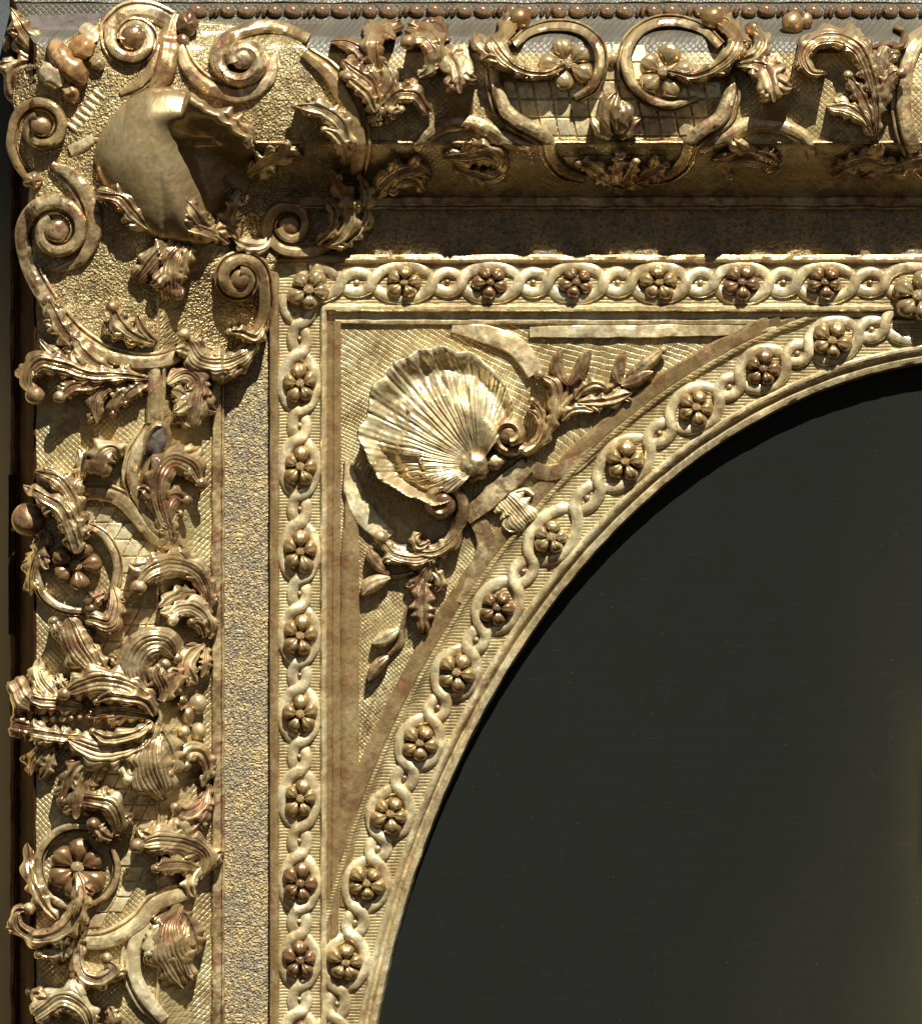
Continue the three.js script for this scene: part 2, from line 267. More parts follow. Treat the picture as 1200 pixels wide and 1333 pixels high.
// an acanthus leaf: fluted blade along a path, scalloped edges, tip optionally rolled over forwards (roll = radius)
function leafGeo(pts, w, h, { ribs = 3, lobes = 4, lobe = 0.2, th = 6, roll = 0, tip = 0.6, groove = 0.42, ground = G, skew = 0, wide = 1, raw = false, phase = rnd() } = {}) {
  const len0 = curve(pts, 8).length2;
  if (ground !== F) { th *= 1.2; wide *= raw ? 1.1 : 1.22; h = Array.isArray(h) ? h.map((q) => q * 1.38) : h * 1.38; }
  ribs = ribs > 1 ? Math.round(ribs * 1.4) : ribs; lobes = Math.max(lobes, 1); if (ribs > 1 && lobe >= 0.1 && !raw) { lobe = 0.2 + lobe * 0.8; lobes = Math.max(lobes, Math.round(len0 / 23)); }
  const len = curve(pts, 8).length2, N = clamp(Math.round(len / 1.9), 18, 84), c = curve(pts, N), R = roll ? 10 : 0, NV = 8 * ribs + 2, last = c[N], tot = N + R;
  const zEnd = ground(last.x, last.y) + arr(h, 1);
  const g = grid(tot, NV + 2, (uu, vv, i, jj) => {
    const skirt = jj === 0 || jj === NV + 2, j = clamp(jj - 1, 0, NV), v = j / NV * 2 - 1;
    const u = Math.min(i, N) / N, q = c[Math.min(i, N)];
    let W = arr(w, u) * wide;
    const fr = (u * lobes + 0.22 * Math.sin(u * 9 + phase * 20) + phase * 0.5 + (v > 0 ? 0.35 : 0) + 1) % 1, sc = lobe ? (fr < 0.7 ? ss(fr, 0, 0.7) : 1 - ss(fr, 0.7, 1)) : 0.5;   // teeth pointing towards the tip
    const av = Math.abs(v);
    const ia = Math.min(i, N), ca = c[Math.max(0, ia - 3)], cb = c[Math.min(N, ia + 3)], bend = (ca.tx * cb.ty - ca.ty * cb.tx) * Math.sign(v) * W / 6;   // the inner side of a bend is nearly plain
    const lb = lobe * (1 - 0.85 * ss(bend, 0.1, 0.6));
    W *= 1 + lb * 1.5 * (sc - 0.45) * ss(av, 0.2, 1);
    if (!roll) W *= Math.sqrt(clamp((1 - u) * 9, 0.05, 1));
    W *= Math.sqrt(clamp(u * 12 + 0.25, 0, 1));
    const dome = Math.pow(Math.max(0, 1 - Math.pow(av, 2.6)), 0.55), rib = Math.pow(1 - Math.abs(Math.cos(v * ribs * Math.PI * 0.5 + Math.PI / 2 * (ribs % 2))), 2);
    const gut = ribs > 1 ? 0.26 * Math.exp(-(v * v) / 0.06) - 0.12 * Math.exp(-((av - 0.5) ** 2) / 0.05) : 0;      // gutter along the middle, swelling beside it
    const t = th * (0.2 + 0.8 * dome) * (1 - gut - groove * rib * 0.6) + skew * v + th * lb * 1.5 * (sc - 0.45) * av * av;
    if (i <= N) {
      const x = q.x - q.ty * v * W, y = q.y + q.tx * v * W, b = lerp(ground(x, y), ground(q.x, q.y), 0.5);
      return [x, y, skirt ? Math.min(ground(x, y) - 3, b) : b + arr(h, u) * (0.82 + 0.18 * dome) + t];
    }
    const k = (i - N) / R, f = k * Math.PI * 1.45, r = roll * (1 - 0.3 * k), W2 = W * (1 - 0.35 * k * k) * (1 - 0.25 * k * Math.abs(v));
    const ox = Math.sin(f) * r + Math.sin(f) * t * 0.9, oz = -(1 - Math.cos(f)) * r + Math.cos(f) * t * 0.9;
    return [q.x + q.tx * ox - q.ty * v * W2, q.y + q.ty * ox + q.tx * v * W2, zEnd + oz - (skirt ? 0.8 : 0)];
  }, { col: (u, vv, p3) => { const hi = Math.pow(Math.max(0, 1 - Math.pow(Math.abs(vv * 2 - 1), 2)), 1.5), k = clamp(tip * ss(u * tot / N, 0.6, 1.0) * (0.8 + 0.5 * noise(last.x * 0.1, u * 6)) + 0.55 * hi * ss(noise(p3[0] * 0.055, p3[1] * 0.055, 3), 0.08, 0.3), 0, 1); return [1 - k * (1 - BOLE[0]), 1 - k * (1 - BOLE[1]), 1 - k * (1 - BOLE[2])]; } });
  return finish(g, 0.7);
}
function leaf(pts, w, h, o = {}) {
  const ww = Array.isArray(w) ? w : [w], wmax = Math.max(...ww), rb = o.ribs ?? 3;
  const geos = [], e = pts[pts.length - 1];
  if (!o.name && !o.plain && wmax >= 11 && curve(pts, 8).length2 > 62 && rb > 1 && rb < 6) {        // lobed acanthus: a fluted stalk with toothed side lobes
    geos.push(leafGeo(pts, ww.map((q) => q * 0.86), h, { ...o, }));
    const c = curve(pts, 60), len = c.length2, n = clamp(Math.round(len / 34), 1, 3), sc = o.ground === F ? 1 : 1.2;
    for (let k = 0; k < n; k++) for (const sd of [-1, 1]) {
      const t = clamp((k + 0.15 + 0.35 * rnd() + (sd > 0 ? 0.25 : 0)) / n, 0.06, 0.9), q = c[Math.round(t * 60)], q2 = c[Math.min(60, Math.round(t * 60) + 6)];
      const turn = (q.tx * q2.ty - q.ty * q2.tx) * sd, W = arr(ww, t) * sc * (turn > 0.1 ? 0.72 : 1.08) * (0.85 + 0.3 * rnd()), nx = -q.ty * sd, ny = q.tx * sd, H = arr(h, t);
      const P = (a, b) => [q.x + nx * W * a + q.tx * W * b, q.y + ny * W * a + q.ty * W * b];
      geos.push(leafGeo([P(0.0, -0.5), P(0.45, 0.0), P(0.88, 0.42), P(1.2, 0.48)], [W * 0.25, W * 0.5, W * 0.5, W * 0.2], [H * 0.6, H * 0.98, H * 1.02, H * 0.75], { ground: o.ground || G, ribs: 2, lobes: 2, lobe: 0.12, th: (o.th || 6) * 0.8, tip: (o.tip ?? 0.6) * 0.8, raw: true }));
      if (rnd() < 0.0) { const b = P(1.18, 0.48), gr = o.ground || G; geos.push(knobGeo(b[0], b[1], gr(b[0], b[1]) + H * 0.75 * (gr === F ? 1 : 1.38), W * 0.2, W * 0.2, W * 0.2, o.tip ?? 0.6)); }
    }
  } else geos.push(leafGeo(pts, w, h, o));
  if (o.knob) { if (o.ground !== F) o = { ...o, knob: o.knob * 1.0 }; const gr = o.ground || G; geos.push(knobGeo(e[0], e[1], gr(e[0], e[1]) + arr(h, 1) * (gr === F ? 1 : 1.38) + (o.th || 6) * 0.3, o.knob, o.knob * 0.92, o.knob * 0.9, o.tip ?? 0.6, 0.03)); }
  return add(o.name || 'acanthus_leaf', geos, o.mat || M.gold, o.parent || frame);
}
function knob(x, y, h, rx, ry, rz, o = {}) { return add(o.name || 'boss', knobGeo(x, y, (o.ground || G)(x, y) + h, rx, ry, rz, o.tint ?? 0.5, o.groove ?? 0, o.rot || 0), o.mat || M.gold, o.parent || frame); }

// flowers: shared petal shapes, each petal a piece of its own
function petalShape(r0, r1, w, hgt, cup) {
  const g = grid(10, 10, (u, v) => {
    const a = v * 2 - 1, ww = w * Math.pow(Math.sin(Math.PI * Math.pow(clamp(u, 0.001, 0.999), 1.35)), 0.6), r = lerp(r0, r1, u);
    const z = hgt * Math.pow(Math.max(0, 1 - Math.pow(Math.abs(a), 2.6)), 0.55) * Math.pow(Math.sin(Math.PI * clamp(0.12 + u * 0.86, 0, 1)), 0.5) - hgt * 0.13 * Math.exp(-(a * a) / 0.03) * (1 - 0.6 * u) + cup * u * u;
    return [r, a * ww, z];
  });
  const p = g.attributes.position, uv = new Float32Array(p.count * 2);
  for (let i = 0; i < p.count; i++) { uv[2 * i] = p.getX(i) * S; uv[2 * i + 1] = p.getY(i) * S; p.setXYZ(i, p.getX(i) * S, p.getY(i) * S, p.getZ(i) * S); }
  g.setAttribute('uv', new THREE.BufferAttribute(uv, 2)); g.computeVertexNormals();
  return g;
}
const PETAL = [petalShape(3, 19.5, 8.6, 12, 0), petalShape(3, 18.5, 8, 13, -1), petalShape(3, 20.5, 9, 11, 1)];
const BIGPETAL = [petalShape(5, 30, 13, 14, 4), petalShape(5, 28, 12.5, 13, 7)];
const BUTTON = (() => { const g = new THREE.SphereGeometry(S, 14, 10); g.setAttribute('color', new THREE.BufferAttribute(new Float32Array(g.attributes.position.count * 3).fill(1), 3)); return g; })();
function flower(name, x, y, z, { n = 5, k = 1, a0 = -90, shapes = PETAL, mat: m = M.bronze, button = 5, bm, label, squash = 1, turn = 0 } = {}) {
  const f = new THREE.Group(); f.name = name; f.position.set((x - CX) * S, (CY - y) * S, z * S); frame.add(f); f.rotation.z = turn;
  if (label) f.userData.label = label;
  for (let i = 0; i < n; i++) {
    const p = new THREE.Mesh(shapes[Math.floor(rnd() * shapes.length)], m); p.name = 'petal'; p.castShadow = p.receiveShadow = true;
    p.rotation.z = -(a0 + i * 360 / n + (rnd() - 0.5) * 14) * Math.PI / 180; const s = k * (0.92 + rnd() * 0.16); p.scale.set(s, s * (0.94 + rnd() * 0.12), s * (0.85 + rnd() * 0.3)); f.add(p);
  }
  const b = new THREE.Mesh(BUTTON, bm || m); b.name = 'button'; b.castShadow = b.receiveShadow = true; b.scale.setScalar(button * k); b.position.z = 6 * k * S; f.add(b);
  f.scale.y = squash;
  return f;
}

// ------------------------------------------------------------------ oval opening
const EC = [1290, 1610], EA = 880, EB = 1200;
const ell = (t) => { const c = Math.cos(t), s = Math.sin(t), nx = c / EA, ny = s / EB, l = Math.hypot(nx, ny); return { x: EC[0] - EA * c, y: EC[1] - EB * s, nx: nx / l, ny: ny / l }; };   // normal points into the opening
const ovalAt = (t, o) => { const e = ell(t); return [e.x + e.nx * o, e.y + e.ny * o]; };
function oval(name, prof, material, { wob = 0.5, n = 420, clampIt = true, t0 = 0.12, t1 = 1.68 } = {}) {
  const m = prof.length - 1;
  const g = grid(n, m, (u, v, i, j) => {
    let [x, y] = ovalAt(lerp(t0, t1, u), prof[j][0]), z = prof[j][1];
    if (clampIt) { if (x < 421) { x = 421; z = Math.min(z, 1); } if (y < 412) { y = 412; z = Math.min(z, 1); } }
    return [x, y, z];
  });
  return add(name, crease(finish(g, wob), 0.6), material, frame);
}
oval('oval_border', [[-62, -2], [-61.5, 7], [-59, 9.5], [-54, 10], [-46, 9.5], [-42, 8], [-41.5, 3]], M.brown, { wob: 0.8 });
oval('oval_ribbon_bed', [[-42, 3], [-41, 10.5], [-39.5, 12], [-36, 12], [-34, 9], [-30, 7], [-15, 7.5], [0, 8], [15, 7.5], [30, 7], [32, 7]], M.comb, { clampIt: true });
oval('sight_edge', [[31, 5], [32, 9.5], [34, 11], [37, 11], [39.5, 9], [41, 0], [44.5, -1], [46, 3.5], [48, 6.5], [52, 6.5], [55, 5], [57, 1], [58, -6], [58, -20]], M.pale, { wob: 0.5 });

// ground of the spandrel, row by row up to the oval
{
  const rows = 150, cols = 70, xe = (y) => { let lo = 0.05, hi = 1.5; for (let i = 0; i < 40; i++) { const m = (lo + hi) / 2; if (ovalAt(m, -60)[1] > y) lo = m; else hi = m; } return ovalAt(lo, -60)[0]; };
  const g = grid(rows, cols, (u, v) => { const y = lerp(421, 1330, u), x1 = Math.max(446, xe(Math.max(y, 423))); return [lerp(440, x1, v), y, 3 + 1.2 * noise(v * 9, u * 20)]; },
    { uvf: ([x, y]) => { const k = 0.55 * ss(760 - y, 0, 300); return [(x + y * 0.3 * k) * 1.25 * S, 1.25 * (-y - k * (x - 440) + 16 * Math.sin(x * 0.012)) * S]; } });
  add('spandrel_ground', finish(g, 0.8), M.hatch, frame);
}
// inner borders of the spandrel
add('border_moulding', sweepGeo([[434, 418], [434, 600], [433, 800], [433, 1000], [431, 1200], [430, 1330]], 10, 8, [[-1, -0.2], [-1, 0.7], [-0.7, 1], [-0.1, 1], [0.05, 0.72], [0.2, 0.9], [0.7, 0.9], [1, 0.6], [1, -0.2]], { ground: () => 3 }), M.brown, frame);
add('border_moulding', sweepGeo([[455, 610], [456, 660], [456, 800], [455, 1000], [452, 1100], [446, 1180]], [3, 12, 12.5, 12.5, 11, 4], 6, FLAT, { ground: () => 3, wob: 1 }), M.brown, frame);
add('border_moulding', sweepGeo([[690, 433], [760, 432], [860, 431], [960, 430], [1010, 428]], [7, 8.5, 8.5, 7.5, 3], 6.5, FLAT, { ground: () => 3, wob: 0.8 }), M.pale, frame);

// ------------------------------------------------------------------ interlaced ribbons with rosettes
function guilloche(at, stops, amp, small, base, wid = 5) {        // at(s) -> { x, y, nx, ny }; stops = positions of the rosettes
  for (const sgn of [1, -1]) {
    const pts = [], hs = [];
    for (let i = 0; i + 1 < stops.length; i++) for (let k = 0; k < 40; k++) {
      const f = k / 40, s = lerp(stops[i], stops[i + 1], f), q = 0.33; let o, z = 0;
      if (f < q) o = amp * Math.pow(Math.cos(Math.PI / 2 * f / q), 0.52); else if (f > 1 - q) o = amp * Math.pow(Math.cos(Math.PI / 2 * (1 - f) / q), 0.52);
      else o = -small * Math.pow(Math.sin(Math.PI * (f - q) / (1 - 2 * q)), 0.6);
      z = sgn * 2.6 * (Math.exp(-(((f - q) / 0.07) ** 2)) - Math.exp(-(((f - 1 + q) / 0.07) ** 2)));
      const e = at(s); pts.push([e.x + e.nx * o * sgn, e.y + e.ny * o * sgn, z]);
    }
    const n = pts.length * 2, c = curve(pts, n), prof = [[-1, -0.4], [-1, 0.35], [-0.8, 0.72], [-0.4, 0.96], [0, 1], [0.4, 0.96], [0.8, 0.72], [1, 0.35], [1, -0.4]];
    const g = grid(n, prof.length - 1, (u, v, i, j) => { const q = c[i], e = prof[j]; return [q.x - q.ty * e[0] * wid, q.y + q.tx * e[0] * wid, base + q.h * (e[1] > 0 ? 1 : 0) + 5.6 * e[1]]; });
    add('ribbon', finish(g, 0.55), M.pale, frame);
  }
  for (let i = 0; i + 1 < stops.length; i++) { const e = at((stops[i] + stops[i + 1]) / 2); add('ribbon_stud', knobGeo(e.x, e.y, base + 1, 4.2, 4.2, 4, 0.3), M.gold, frame); }
}
const LEFTY = [383, 500, 608, 718, 828, 930, 1040, 1150, 1250, 1352], TOPX = [403, 526, 638, 750, 857, 965, 1073, 1190, 1310];
const OVT = [0.12, 0.2085, 0.3022, 0.3933, 0.4763, 0.5649, 0.6582, 0.7509, 0.8618, 0.9981, 1.1185, 1.2259, 1.3324, 1.452];
guilloche((y) => ({ x: 390, y, nx: 1, ny: 0 }), LEFTY, 22, 9, 8, 7.4);
guilloche((x) => ({ x, y: 368, nx: 0, ny: 1 }), TOPX, 22, 13, 8, 7.6);
guilloche((t) => ell(t), OVT, 25.5, 11, 7, 7.4);
for (const y of LEFTY.slice(1)) flower('rosette', 391, y, 9, { a0: -95 + rnd() * 20, k: 1.2 + 0.1 * rnd(), squash: 1.14, mat: rnd() < 0.4 ? M.brown : M.bronze });
for (const x of TOPX.slice(1, 7)) flower('rosette', x, 368, 9, { a0: -90 + rnd() * 60, k: 1.22 + 0.08 * rnd(), squash: 0.92, mat: rnd() < 0.5 ? M.brown : M.bronze });
for (const t of OVT.slice(1, 13)) { const e = ell(t); if (Math.abs(t - 0.8618) > 0.01) flower('rosette', e.x, e.y, 8, { a0: -90 + rnd() * 40, k: 1.26 + 0.1 * rnd(), mat: rnd() < 0.45 ? M.brown : M.bronze }); }
{ const e = ell(0.8618); flower('rosette', e.x, e.y, 9, { k: 1.25, mat: M.gold, button: 6, a0: -80, label: 'paler rosette with a split petal at the middle of the curve' }); }
flower('rosette', 402, 378, 11, { k: 1.5, mat: M.gold, button: 5, a0: -60, label: 'large gold rosette at the inner corner of the frame' });
flower('rosette', 1194, 386, 12, { k: 1.75, mat: M.gold, button: 5, a0: -75, label: 'large gold rosette where oval and straight ribbon meet' });

// ------------------------------------------------------------------ spandrel: shell, scrolls, straps, buds
{
  const HX = 622, HY = 606, RT = [[52, 70], [60.6, 92], [77.7, 118], [90, 136], [104, 160], [122.7, 174], [138.5, 173], [154, 165], [172, 152], [189.5, 124], [215.6, 84], [232, 62]];
  const ribsN = 30, steps = Array.from({ length: 12 }, () => 0.42 + rnd() * 0.3), steps2 = Array.from({ length: 9 }, () => 0.62 + rnd() * 0.2);
  const shape = (u, v) => {
    const th = lerp(52, 232, u), R = table(RT, th) * (1 + 0.008 * Math.sin(u * 60) + 0.07 * noise(u * 18, 3)), r = R * lerp(0.04, 1, v), a = th * Math.PI / 180;
    const ribP = Math.abs(Math.sin((u + 0.016 * noise(u * 17, 8)) * ribsN * Math.PI)), rib = 1 - Math.pow(1 - ribP, 2.4);
    const si = steps[Math.floor(u * 11.99)], s2 = steps2[Math.floor(u * 8.99)];
    let z = 20 + 17 * Math.sin(Math.PI * clamp(v * 1.12, 0, 1)) - 5 * ss(v, si, si + 0.02) - 4.5 * ss(v, s2, s2 + 0.02);
    z += 32 * ss(v, 0.76, 0.98) * (0.65 + 0.35 * ss(u, 0.75, 0.4)) + ((rib - 0.6) * (2.1 + 1.6 * noise(u * 30, 2)) + 1.1 * Math.abs(Math.sin(u * ribsN * 2 * Math.PI + 2 * noise(u * 11, v * 4)))) * ss(v, 0.05, 0.3);
    z += 3 * noise(u * 9, v * 3, 2) + 7 * noise(u * 22, 5) * ss(v, 0.75, 1);
    return [HX + r * Math.cos(a), HY - r * Math.sin(a), 3 + Math.max(2, z)];
  };
  const g = grid(250, 60, (u, v, i, j) => { if (j === 60) { const q = shape(u, 59 / 60); return [lerp(q[0], HX, 0.06), lerp(q[1], HY, 0.06), 0]; } return shape(u, j / 59); });
  const sh = add('scallop_shell', finish(g, 0.5), M.pale, frame);
  add('hinge', [knobGeo(617, 607, 22, 21, 24, 18, 0.1, 0.15, 0.6), knobGeo(642, 600, 18, 17, 14, 14, 0.15, 0.1)], M.gold, sh);
}
scroll([[716, 508], [719, 540], [706, 570], [684, 588]], [663, 566, 24, 9, 50, 1.1, 1], [7, 9, 9, 8, 7], [14, 18, 30, 40, 44], { ground: F, prof: ROUND, eye: 13, eyeTint: 0.75 });
scroll([[500, 706], [530, 716], [560, 714], [588, 698], [601, 672]], [576, 655, 25, 9, 0, 1.05, -1], [6, 9, 10, 8, 7], [14, 18, 28, 38, 42], { ground: F, prof: ROUND, eye: 14, eyeTint: 0.4 });
leaf([[690, 590], [712, 566], [722, 535], [720, 500], [702, 488]], [3, 7, 9, 8, 6], [10, 16, 18, 16, 12], { ground: F, ribs: 3, knob: 8, tip: 0.3 });
leaf([[668, 596], [692, 582], [704, 560], [702, 534], [692, 522]], [3, 6, 7, 6, 5], [14, 18, 18, 16, 14], { ground: F, ribs: 2, knob: 6, tip: 0.2 });
leaf([[690, 590], [705, 560], [696, 540], [686, 534]], [3, 5, 6, 4], [14, 16, 16, 16], { ground: F, ribs: 2, tip: 0.2 });
leaf([[600, 690], [575, 712], [545, 728], [512, 722], [496, 700]], [4, 10, 13, 12, 8], [14, 17, 18, 17, 14], { ground: F, ribs: 4, knob: 10, tip: 0.4 });
leaf([[604, 680], [590, 706], [566, 720], [540, 720]], [3, 8, 8, 5], [17, 20, 20, 18], { ground: F, ribs: 3, tip: 0.2 });
leaf([[560, 705], [545, 712], [540, 700], [548, 692]], [4, 7, 7, 4], [16, 20, 22, 20], { ground: F, ribs: 2, tip: 0.3 });
// bands
strap([[588, 428], [640, 437], [676, 455], [697, 486]], [5, 12, 13, 12], [6, 8, 9, 10], { ground: F, prof: FLAT, mat: M.pale });
strap([[452, 598], [460, 640], [476, 672], [506, 700]], [4, 12, 14, 12], [6, 8, 9, 10], { ground: F, prof: FLAT, mat: M.pale });
strap([[606, 674], [630, 655], [655, 632], [686, 606]], [11, 14, 14, 12], [14, 16, 16, 14], { ground: F, prof: FLAT, mat: M.gold, n: 24 });
strap([[684, 606], [712, 616], [742, 608], [772, 588]], [10, 11, 11, 8], [9, 9, 8, 7], { ground: F, prof: FLAT, mat: M.gold });
strap([[622, 678], [632, 705], [622, 745], [600, 785]], [12, 12, 13, 9], [9, 9, 8, 7], { ground: F, prof: FLAT, mat: M.gold });
// small shell on the curve's middle
{ const c = leaf([[648, 640], [664, 655], [682, 676]], [14, 22, 19], [5, 9, 9], { ground: F, ribs: 7, lobes: 3, lobe: 0.12, roll: 5, tip: 0.1, name: 'small_shell', mat: M.pale }); strap([[660, 672], [655, 684], [664, 692], [676, 690]], 3.5, 12, { ground: F, prof: ROUND, parent: c, name: 'shell_rim', mat: M.pale }); strap([[672, 640], [684, 638], [694, 645]], 4, 14, { ground: F, prof: ROUND, parent: c, name: 'shell_rim', mat: M.pale }); }
// stems and buds, right
const stem = (pts, w, h) => strap(pts, w, h, { ground: F, prof: ROUND, name: 'stem' });
const bud = (pts, w, h, o = {}) => leaf(pts, w, h, { ground: F, ribs: 1, lobes: 1, lobe: 0, th: 9, groove: 0.25, tip: 0.3, name: 'bud', ...o });
stem([[716, 555], [728, 528], [738, 508], [740, 496]], [7, 5, 5, 4], 9); stem([[726, 534], [750, 514], [778, 510], [808, 496]], [6, 5, 5, 4], 9);
bud([[740, 502], [728, 488], [725, 468], [732, 456]], [4, 9, 8, 3], [5, 8, 9, 8]);
bud([[742, 502], [752, 486], [760, 470], [768, 456]], [4, 9, 9, 4], [5, 8, 9, 8]);
bud([[806, 500], [804, 486], [808, 470], [814, 458]], [4, 9, 8, 3], [5, 8, 9, 8]);
bud([[815, 492], [834, 480], [848, 468], [862, 456]], [4, 9, 9, 5], [5, 8, 9, 8], { knob: 6 });
bud([[808, 502], [826, 496], [838, 488], [850, 484]], [5, 10, 9, 3], [5, 9, 9, 8]);
leaf([[748, 520], [760, 506], [774, 500], [790, 506]], [5, 8, 8, 4], [6, 9, 9, 7], { ground: F, ribs: 2, tip: 0.4 });
leaf([[752, 524], [776, 524], [800, 520], [822, 512]], [5, 11, 12, 6], [6, 9, 10, 8], { ground: F, ribs: 2, tip: 0.45, lobes: 2 });
leaf([[730, 548], [742, 536], [758, 532], [772, 536]], [4, 7, 7, 4], [5, 7, 7, 6], { ground: F, ribs: 2, tip: 0.1 });
// stems and buds, below
leaf([[590, 700], [566, 728], [548, 756], [544, 778]], [4, 11, 13, 10], [6, 10, 11, 9], { ground: F, ribs: 4, tip: 0.1 });
leaf([[552, 756], [550, 776], [550, 796], [552, 814]], [8, 13, 14, 8], [9, 13, 14, 12], { ground: F, ribs: 2, tip: 0.7, roll: 6 });
leaf([[562, 742], [572, 752], [572, 764], [566, 770]], [5, 8, 8, 5], [6, 9, 9, 7], { ground: F, ribs: 2, tip: 0.2 });
bud([[506, 748], [494, 736], [484, 722], [480, 712]], [4, 8, 9, 4], [5, 9, 10, 8]);
bud([[508, 752], [494, 756], [482, 762], [472, 774]], [4, 9, 11, 5], [6, 11, 11, 8], { mat: M.pale });
stem([[540, 745], [522, 750], [506, 750]], [4, 4, 4], 8);
stem([[530, 792], [524, 816], [522, 834], [506, 852]], [3, 4, 6, 5], 9);
bud([[520, 818], [510, 826], [500, 832], [484, 838]], [4, 9, 10, 3], [6, 10, 10, 7], { mat: M.pale });
bud([[506, 854], [494, 864], [488, 872], [480, 886]], [4, 8, 8, 3], [6, 10, 10, 7]);

// ------------------------------------------------------------------ corner cartouche
{
  const cx = 235, cy = 250, n = 160;
  const edge = (a) => { let lo = 20, hi = 420; const dx = Math.cos(a), dy = Math.sin(a); let r = lo; while (r < hi && inside(POLY, cx + dx * r, cy + dy * r)) r += 1; return r; };
  const E = Array.from({ length: n + 1 }, (_, i) => edge(i / n * Math.PI * 2));
  const g = grid(n, 40, (u, v, i, j) => { const a = u * Math.PI * 2, r = E[i] * Math.min(1, j / 39), x = cx + Math.cos(a) * r, y = cy + Math.sin(a) * r; return j === 40 ? [x, y, railZ(x, y) - 6] : [x, y, Math.max(railZ(x, y), cornerZ(x, y)) + 3 + 1.5 * noise(x * 0.03, y * 0.03)]; });
  add('cartouche_ground', finish(g, 0.9), M.stipple, frame);
}
const C = (x, y) => Math.max(railZ(x, y), cornerZ(x, y));
{ // the smooth boss, hollowed on its right below a ragged lip
  const OUT = [[240, 118], [275, 140], [303, 160], [332, 186], [330, 225], [316, 268], [292, 308], [252, 322], [205, 314], [168, 286], [138, 246], [126, 212], [132, 180], [152, 150], [182, 124], [210, 116]];
  const cx = 222, cy = 215, n = 140, m = 46;
  const oc = new THREE.CatmullRomCurve3(OUT.map((q) => new THREE.Vector3(q[0], q[1], 0)), true, 'centripetal');
  const lineX = (y) => 194 + (y - 150) * 0.37 - 8 * Math.sin((y - 150) / 150 * Math.PI * 0.5);
  const g = grid(n, m, (u, v, i, j) => {
    const e = oc.getPoint(u % 1), k = Math.min(1, j / (m - 1)), rag = e.x > 262 && e.y < 200 ? 1 + 0.05 * noise(u * 60, 1) + 0.03 * Math.sin(u * 150) : 1;
    const x = lerp(cx, e.x, k * rag), y = lerp(cy, e.y, k * rag);
    if (j === m) return [x, y, C(x, y) - 6];
    let z = 6 + 42 * Math.pow(Math.max(0, 1 - Math.pow(k, 2.6)), 0.55);
    const dx = x - lineX(y), rim = e.y < 205 && e.x > 200 ? ss(1 - k, 0.05, 0.26) : 1, hol = ss(dx, -4, 52) * rim * ss(y, 150, 185);
    z = lerp(z, 4, hol);
    if (e.x > 250 && e.y < 200) z += 34 * ss(k, 0.62, 0.97);
    return [x, y, C(x, y) + z];
  });
  const b = add('smooth_boss', finish(g, 0.25), M.boss, frame);
  leaf([[196, 300], [176, 280], [160, 262], [142, 258]], [8, 15, 15, 9], [14, 20, 22, 20], { ground: C, ribs: 4, roll: 7, tip: 0.1, parent: b, lobes: 3 });
  leaf([[285, 312], [268, 296], [252, 276], [243, 262]], [8, 12, 12, 7], [10, 18, 22, 18], { ground: C, ribs: 3, tip: 0.1, parent: b, knob: 6 });
  leaf([[290, 312], [270, 304], [252, 300], [240, 296]], [6, 10, 9, 5], [10, 18, 18, 14], { ground: C, ribs: 3, tip: 0.0, parent: b, knob: 5 });
  leaf([[294, 306], [300, 284], [308, 264], [312, 246]], [8, 12, 10, 6], [8, 14, 16, 12], { ground: C, ribs: 3, tip: 0.1, parent: b });
  leaf([[268, 146], [290, 154], [312, 168], [336, 190]], [4, 10, 10, 3], [20, 24, 22, 14], { ground: C, ribs: 2, tip: 0, lobes: 4, lobe: 0.4, parent: b });
}
leaf([[232, 320], [212, 330], [198, 346], [188, 358]], [8, 12, 13, 9], [10, 15, 15, 12], { ground: C, ribs: 4, roll: 6, tip: 0.25, lobes: 2 });
leaf([[240, 320], [226, 340], [222, 362], [224, 380]], [9, 14, 17, 15], [10, 17, 19, 16], { ground: C, ribs: 5, roll: 8, tip: 0.35, lobes: 3 });
leaf([[250, 322], [244, 340], [238, 356], [236, 372]], [6, 8, 8, 6], [10, 15, 16, 16], { ground: C, ribs: 2, tip: 0.1 });
leaf([[205, 448], [180, 440], [160, 424], [150, 402]], [4, 9, 11, 8], [6, 12, 17, 18], { ground: C, ribs: 3, knob: 9, tip: 0.8, lobes: 3 });
leaf([[198, 446], [170, 438], [150, 430], [138, 420]], [4, 10, 10, 5], [5, 9, 10, 9], { ground: C, ribs: 3, tip: 0.3 });
leaf([[206, 446], [194, 436], [186, 424], [182, 412]], [4, 7, 7, 4], [5, 10, 12, 10], { ground: C, ribs: 2, tip: 0.1, knob: 4 });
leaf([[322, 230], [350, 212], [376, 204], [398, 206]], [6, 14, 12, 5], [6, 14, 14, 8], { ground: C, ribs: 3, lobes: 4, lobe: 0.35, tip: 0.1 });
leaf([[450, 214], [452, 186], [440, 160], [416, 146], [386, 142]], [5, 11, 14, 12, 6], [6, 12, 16, 18, 16], { ground: C, ribs: 3, lobes: 4, tip: 0.2, knob: 6 });
leaf([[452, 218], [448, 196], [436, 178], [424, 172]], [4, 9, 8, 5], [8, 14, 16, 16], { ground: C, ribs: 2, tip: 0.1, knob: 5 });
